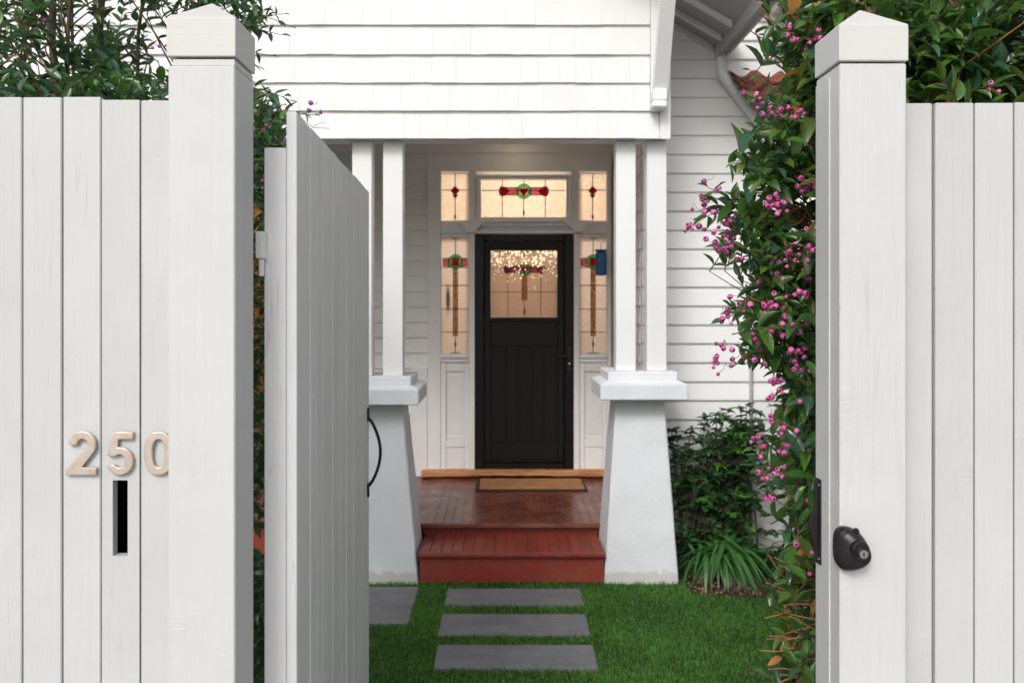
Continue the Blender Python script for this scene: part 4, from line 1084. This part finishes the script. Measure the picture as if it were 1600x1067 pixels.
def near_trunk(tr_, p, drop=.25):
    best = None
    for t_ in tr_:
        for a, b_ in zip(t_, t_[1:]):
            for k in range(6):
                q = a.lerp(b_, k/5)
                if q.z < p.z-.05:
                    dd = (q-p).length+abs((p.z-q.z)-drop)*.6
                    if best is None or dd < best[0]: best = (dd, q)
    return best[1] if best else Vector((tr_[0][0].x, tr_[0][0].y, max(.1, p.z-.1)))
pal = ['leafA', 'leafB', 'leafB', 'leafB', 'leafC', 'leafA', 'leafD', 'leafA', 'leafB', 'leafC']; palO = pal+['leafO', 'leafD']
r = RB.r
bases = []
def okR(p):
    px, py = px_of(p); return px > lb(py)-22
for k in range(330):
    py = r.uniform(-20, 860) if r.random() < .9 else r.uniform(860, 1075)
    l = lb(py)
    if 570 < py < 660 and r.random() < .3: continue
    w_ = 1300-l; px = l+14+w_*(r.random()**.85)
    Y_ = r.uniform(2.24, 2.60); tip = W(px, py, Y_)
    e = max(0, 1-(px-l)/60)
    d = Vector((-.75*e-.2+r.gauss(0, .45), -.35+r.gauss(0, .3), r.gauss(.15, .5)))
    b_ = shoot(RB, tip, d, r.uniform(.09, .17), r.uniform(.047, .072), palO if (px > 1225 and py < 420) or py > 850 else pal, ok=okR, ymin=2.19)
    bases.append(b_)
# dark inner layer behind
for k in range(230):
    py = r.uniform(-30, 840) if r.random() < .9 else r.uniform(840, 1100); l = lb(py)+38
    px = r.uniform(l, 1420); tip = W(px, py, r.uniform(2.6, 2.95))
    bases.append(shoot(RB, tip, Vector((r.gauss(-.2, .6), r.gauss(-.2, .4), r.gauss(.1, .6))), .16, r.uniform(.045, .065), ['leafA', 'leafA', 'leafB'], ok=okR))
# above the fence
for k in range(230):
    px = r.uniform(1395, 1850); py = r.uniform(-90, 215); Y_ = r.uniform(2.22, 2.5)
    bases.append(shoot(RB, W(px, py, Y_), Vector((r.gauss(0, .5), r.gauss(-.35, .3), r.gauss(.5, .45))), r.uniform(.10, .17), r.uniform(.052, .078), ['leafA', 'leafB', 'leafB', 'leafC', 'leafB', 'leafD', 'leafB']+(['leafO'] if py > 110 and k % 4 == 0 else []), ymin=2.16))
for k in range(230):
    px = r.uniform(1250, 1850); py = r.uniform(-110, 260); Y_ = r.uniform(2.5, 3.0)
    bases.append(shoot(RB, W(px, py, Y_), Vector((r.gauss(0, .6), r.gauss(-.2, .4), r.gauss(.3, .5))), .16, r.uniform(.05, .07), ['leafA', 'leafA', 'leafB'], ymin=2.16))
for i, b_ in enumerate(bases):
    if i % 2: 
        q = near_trunk(trunks, b_); RB.stem(bez(q, (q+b_)/2+Vector((0, 0, -.03))+rv(r, .03), b_, 6), [.0045-.0005*k for k in range(7)], 2 if i % 3 else 1, 4)
# a few explicit hanging sprays at the left rim
for (px, py, Y_, dx, dz) in ((1082, 352, 2.35, -1, -.5), (1105, 292, 2.33, -1, .5), (1112, 330, 2.36, -1, .1), (1150, 395, 2.35, -.8, -.6), (1162, 148, 2.4, -1, .35), (1172, 110, 2.4, -1, .5), (1130, 498, 2.35, -1, -.3), (1150, 480, 2.4, -.9, .6), (1172, 690, 2.4, -.6, .5), (1192, 240, 2.4, -1, 0), (1140, 310, 2.4, -.7, .4), (1168, 560, 2.35, -1, -.5), (1200, 60, 2.4, -.8, .6), (1225, 10, 2.35, -.9, .4), (1150, 255, 2.36, -1, .2)):
    tip = W(px, py, Y_); b_ = shoot(RB, tip, Vector((dx, -.15, dz)), .17, .048, pal, ymin=2.19)
    q = W(1262, py+25, Y_+.12); RB.stem(bez(q, b_-(tip-b_)*.8, b_, 8), [.003-.0002*k for k in range(9)], 1, 5)
# bare clipped orange twigs near the bottom
for k in range(46):
    py = r.uniform(880, 1075); px = r.uniform(1195, 1275); a = W(px+30, py+r.uniform(-20, 25), 2.36); Lw = r.uniform(.03, .11)
    d = Vector((r.gauss(-.9, .3), r.gauss(-.1, .3), r.gauss(-.1, .35))).normalized()
    p1 = a+d*Lw; 
    if px_of(p1)[0] < 1182: continue
    RB.stem([a, a+d*Lw*.5+rv(r, .004), p1], [.0022, .0018, .0015], 1, 5)
# berries by clusters seen in the photo
BC = [(1325, 8, 2), (1392, 10, 4), (1240, 45, 2), (1250, 75, 2), (1243, 58, 2), (1275, 58, 4), (1178, 148, 3), (1196, 165, 3), (1207, 178, 3), (1243, 172, 7), (1270, 232, 4), (1262, 292, 10), (1204, 318, 8), (1213, 322, 4), (1119, 283, 1), (1117, 303, 2), (1100, 318, 5), (1086, 325, 2), (1082, 355, 4), (1128, 338, 2), (1146, 322, 1), (1127, 352, 3), (1143, 351, 2), (1142, 368, 4), (1136, 382, 4), (1116, 386, 3), (1150, 405, 2), (1262, 395, 4), (1228, 384, 3), (1232, 408, 4), (1200, 394, 2), (1132, 488, 2), (1142, 497, 3), (1170, 470, 4), (1198, 480, 3), (1216, 476, 5), (1228, 500, 5), (1207, 515, 3), (1178, 530, 6), (1250, 458, 4), (1135, 540, 3), (1120, 568, 4), (1136, 578, 2), (1160, 560, 3), (1195, 565, 2), (1248, 555, 6), (1250, 582, 3), (1232, 545, 2), (1212, 592, 3), (1222, 606, 3), (1210, 622, 2), (1243, 622, 1), (1208, 648, 1), (1217, 665, 3), (1183, 692, 4), (1227, 700, 3), (1200, 716, 1), (1218, 738, 3), (1194, 742, 3), (1248, 776, 2), (1205, 783, 3), (1250, 850, 1), (1263, 872, 1), (1264, 885, 1), (1438, 62, 1), (1436, 74, 1), (1481, 60, 1), (1522, 62, 1), (1555, 145, 3), (1266, 430, 3), (1258, 520, 2), (1270, 360, 2), (1218, 435, 2), (1186, 430, 2)]
for (px, py, n_) in BC:
    pur = .55 if px < 1160 else .12
    cluster(RB, W(px, py, r.uniform(2.24, 2.30) if px > 1200 else r.uniform(2.28, 2.36)), n_+(1 if n_ > 2 else 0), .0095+.0022*math.sqrt(n_), pur)
RB.finish([M['bark'], M['twig'], M['stem']], lambda p: (p.y+ (5 if p.z < .85 else 0) + (5 if (p.x/p.y*FPX+PX0 > 1300 and p.z < 2.15) else 0)+(5 if p.x/p.y*FPX+PX0 > 1620 else 0)), 300)

# ---- left shrub
LB = Plant('tall_shrub', (-1.55, 2.95, 0), 'dark leaved shrub with bare upright stems rising behind the left fence', 'shrub', None, 33)
r = LB.r
ltr = []
for (px, lean) in ((40, -.1), (95, .02), (88, .1), (130, .12), (160, -.05), (205, .1), (250, .15), (340, .12), (385, .1), (-40, .0)):
    Y_ = r.uniform(2.75, 3.3); b_ = Vector((X(px, Y_)-.05, Y_, 0)); pts = [b_+Vector((lean*t*1.1+r.gauss(0, .012), r.gauss(0, .015), 3.0*t)) for t in [k/7 for k in range(8)]]
    if px > 300: pts = [Vector((min(p.x, -.96), p.y, p.z)) for p in pts]
    ltr.append(pts); LB.stem(pts, [(.017 if px in (95, 130) else .0085)*(1.15-.08*k) for k in range(8)], 0, 7)
palL = ['leafA', 'leafA', 'leafC', 'leafA', 'leafB', 'leafC']
lbase = []
for k in range(170):
    px = r.uniform(-140, 275); py = r.uniform(-120, 175)
    if py < 110 and px > 170 and r.random() < .25: continue
    Y_ = r.uniform(2.45, 3.5)
    lbase.append(shoot(LB, W(px, py, Y_), Vector((r.gauss(.1, .5), r.gauss(-.2, .3), r.gauss(.6, .4))), r.uniform(.12, .22), r.uniform(.046, .066), palL, ymin=2.2))
for k in range(60):
    px = r.uniform(-30, 262); py = r.uniform(110, 175); lbase.append(shoot(LB, W(px, py, r.uniform(2.3, 2.8)), Vector((r.gauss(.1, .6), r.gauss(-.2, .3), r.gauss(.4, .4))), .15, r.uniform(.04, .06), palL, ymin=2.2))
# beyond the post, reaching right
def okA(p):
    px, py = px_of(p); return px < 462-.12*max(0, py-60)
for k in range(26):
    px = r.uniform(350, 452); py = r.uniform(-40, 50)+(0 if px < 430 else -5); lbase.append(shoot(LB, W(px, py, r.uniform(2.7, 3.0)), Vector((.9, -.2, r.gauss(.25, .3))), r.uniform(.12, .22), r.uniform(.036, .05), palL, ok=okA))
for (px, py) in ((440, 55), (425, 88), (405, 105), (455, 42)): lbase.append(shoot(LB, W(px, py, 2.85), Vector((1, -.1, -.2)), .2, .040, palL, npair=4))
for (px, py) in ((440, 165), (455, 158), (470, 178), (490, 180), (430, 185), (420, 200), (415, 155), (432, 215), (422, 230), (410, 180), (445, 195), (408, 215), (428, 172)):
    lbase.append(shoot(LB, W(px, py, r.uniform(2.5, 2.8)), Vector((.9, -.1, r.gauss(.2, .3))), .18, .042, palL, npair=5))
LB.stem([W(430, 170, 2.6), W(470, 185, 2.6), W(490, 200, 2.6), W(515, 201, 2.6)], [.0018, .0014, .001, .0008], 0, 4)
LB.stem([W(488, 199, 2.6), W(500, 193, 2.6), W(508, 192, 2.6)], .0008, 0, 4)
for (px, py, n_) in ((412, 197, 2), (438, 175, 1), (485, 176, 1), (498, 184, 1), (494, 166, 1), (203, 25, 1), (240, 73, 2), (69, 36, 2), (411, 275, 1)): cluster(LB, W(px, py, 2.5), n_, .009, .85, .0062)
# behind the slot between post and gate
for k in range(110):
    py = r.uniform(140, 1090); px = r.uniform(372, 425); Y_ = r.uniform(2.4, 3.0); p = W(px, py, Y_)
    if 740 < py < 900 and r.random() < .8: continue
    p.x = min(p.x, -.66); b_ = shoot(LB, p, Vector((r.gauss(.2, .5), r.gauss(-.2, .4), r.gauss(.1, .6))), .15, r.uniform(.035, .05), ['leafA', 'leafA', 'leafA', 'leafO'] if 300 < py < 640 else palL, ymin=2.22, ok=lambda q: q.x < -.64 or q.z > 2.2)
    lbase.append(b_)
for k in range(170):
    py = r.uniform(150, 750) if k % 5 else r.uniform(900, 1080); px = r.uniform(388, 420); Y_ = r.uniform(2.9, 4.6)
    shoot(LB, W(px, py, Y_), Vector((r.gauss(.1, .5), r.gauss(-.3, .4), r.gauss(.1, .6))), .16, r.uniform(.05, .08), ['leafA', 'leafA', 'leafC', 'leafA', 'leafO' if 300 < py < 620 else 'leafA', 'leafA'], ymin=2.3)
for i, b_ in enumerate(lbase):
    q = near_trunk(ltr, b_, .35); LB.stem(bez(q, (q+b_)/2+Vector((0, 0, -.02))+rv(r, .03), b_, 6), [.004-.0004*k for k in range(7)], 1 if i % 4 == 0 else 0, 4)
LB.finish([M['bark'], M['twig']], lambda p: (p.y+(9 if p.z < 2.12 else 0)+(6 if p.x/p.y*FPX+PX0 < -8 else 0)+(9 if p.x/p.y*FPX+PX0 > 262 and p.x/p.y*FPX+PX0 < 368 else 0)), 300)

# ---- strap leaved clumps
def strap_meshes():
    out_ = []
    rs = random.Random(2)
    for k in range(7):
        Ln = 1.0; reach = rs.uniform(.45, .8); hgt = rs.uniform(.5, .85); v = []; f = []; n_ = 9; wv = .025
        for i in range(n_+1):
            t = i/n_; x_ = reach*t**1.1; z_ = hgt*(1.9*t-2.15*t*t+ .0) if True else 0
            w_ = wv*(.55+.6*math.sin(math.pi*min(1, t*.9+.1)))*(1 if t < .8 else (1-t)/.2*.95+.05)
            v += [(x_, -w_, z_+.006), (x_, 0, z_), (x_, w_, z_+.006)]
        for i in range(n_): a = 3*i; f += [[a, a+3, a+4, a+1], [a+1, a+4, a+5, a+2]]
        for mm in ('strap', 'strapb'): out_.append(mesh('leaf', v, f, M[mm], smooth=True))
    return out_
SM = strap_meshes()
def clump(cx, cy, s, n, label, seed):
    rs = random.Random(seed); r_ = root('strap_leaf_plant', (cx, cy, 0), label, 'plant', 'strap leaved plants in the bed')
    for k in range(n):
        a = rs.uniform(0, 2*math.pi); q = rs.random(); sc = s*rs.uniform(.75, 1.15)*(.78 if math.cos(a) < -.5 else 1); me = rs.choice(SM)
        o = link('leaf', me, r_, (rs.gauss(0, .055), rs.gauss(0, .045), .02), (rs.gauss(0, .12), -rs.uniform(-.12, .75)*q, a), (sc, sc*rs.uniform(.8, 1.1), sc))
clump(X(1128, 5.66), 5.66, .49, 300, 'arching strap leaved plant beside the right pier', 8)
clump(X(1245, 5.62), 5.62, .50, 190, 'arching strap leaved plant half hidden by the berry shrub', 9)
clump(2.35, 5.65, .40, 60, 'strap leaved plant behind the berry shrub', 10)

# ---- small leaved shrub against the wall
def whorl_shrub(cx0, cx1, y0, y1, label, seed, n=300, stemsn=26):
    rs = random.Random(seed); r_ = root('garden_shrub', ((cx0+cx1)/2, (y0+y1)/2, 0), label, 'shrub'); o_ = Vector(r_.location)
    st_ = MB(); v = []; f = []; mi = []
    tops = []
    hf = lambda x_: 1.17+.13*math.sin((x_-cx0)*9+1)+.06*math.sin(x_*23)
    for k in range(stemsn):
        bx_ = rs.uniform(cx0+.08, cx1-.08); by = rs.uniform(y0+.1, y1-.05); tp = Vector((bx_+rs.gauss(0, .10), by-.02, rs.uniform(.5, 1.0)*hf(bx_)))
        tp.x = min(max(tp.x, cx0+.04), cx1); pts = bez(Vector((bx_, by, 0)), Vector((bx_, by, tp.z*.5))+rv(rs, .03), tp, 7); tops.append((pts, tp))
        st_.add(tube([p-o_ for p in pts], [.007-.0006*k2 for k2 in range(8)], 5, False))
    def whorl(c, s, up, m_):
        for j in range(rs.randint(6, 9)):
            a = rs.uniform(0, 6.28); d = Vector((math.cos(a), math.sin(a), rs.uniform(-.35, .55))); mt_ = lmat(c-o_, d, Vector((0, 0, 1))+rv(rs, .2), s*rs.uniform(.7, 1.15)); b_ = len(v)
            gv, gf = LG[rs.randrange(4)]; v.extend([tuple(mt_ @ Vector(p)) for p in gv]); f.extend([[i+b_ for i in q] for q in gf]); mi.extend([m_]*len(gf))
    for pts, tp in tops: whorl(tp, .06, None, 0); whorl(tp-Vector((0, 0, .05)), .06, None, 0)
    for k in range(n):
        pts, tp = rs.choice(tops); t = rs.random()**.8; q = t*7; i = min(6, int(q)); p = pts[i].lerp(pts[i+1], q-i)
        if p.z < .15: continue
        off_ = Vector((rs.gauss(0, .10), rs.gauss(-.04, .07), rs.gauss(0, .05)))
        if p.z > .85: off_ *= .4
        c = p+off_; c.y = min(c.y, y1-.03); st_.add(tube([p-o_, c-o_], .002, 4, False)); whorl(c, rs.uniform(.05, .075), None, 1 if rs.random() < .16 else 0)
    link('foliage', mesh('foliage', v, f, [M['shrubA'], M['shrubB']], mi, True), r_)['kind'] = 'stuff'
    st_.build('stems', M['bark'], r_, local=True, kind='stuff')
whorl_shrub(1.07, 1.78, 5.78, 6.10, 'small leaved dark green shrub against the white wall beside the right pier', 5, 420, 30)
whorl_shrub(1.80, 2.6, 5.80, 6.10, 'dark green shrub against the wall behind the berry shrub', 6, 300, 20)
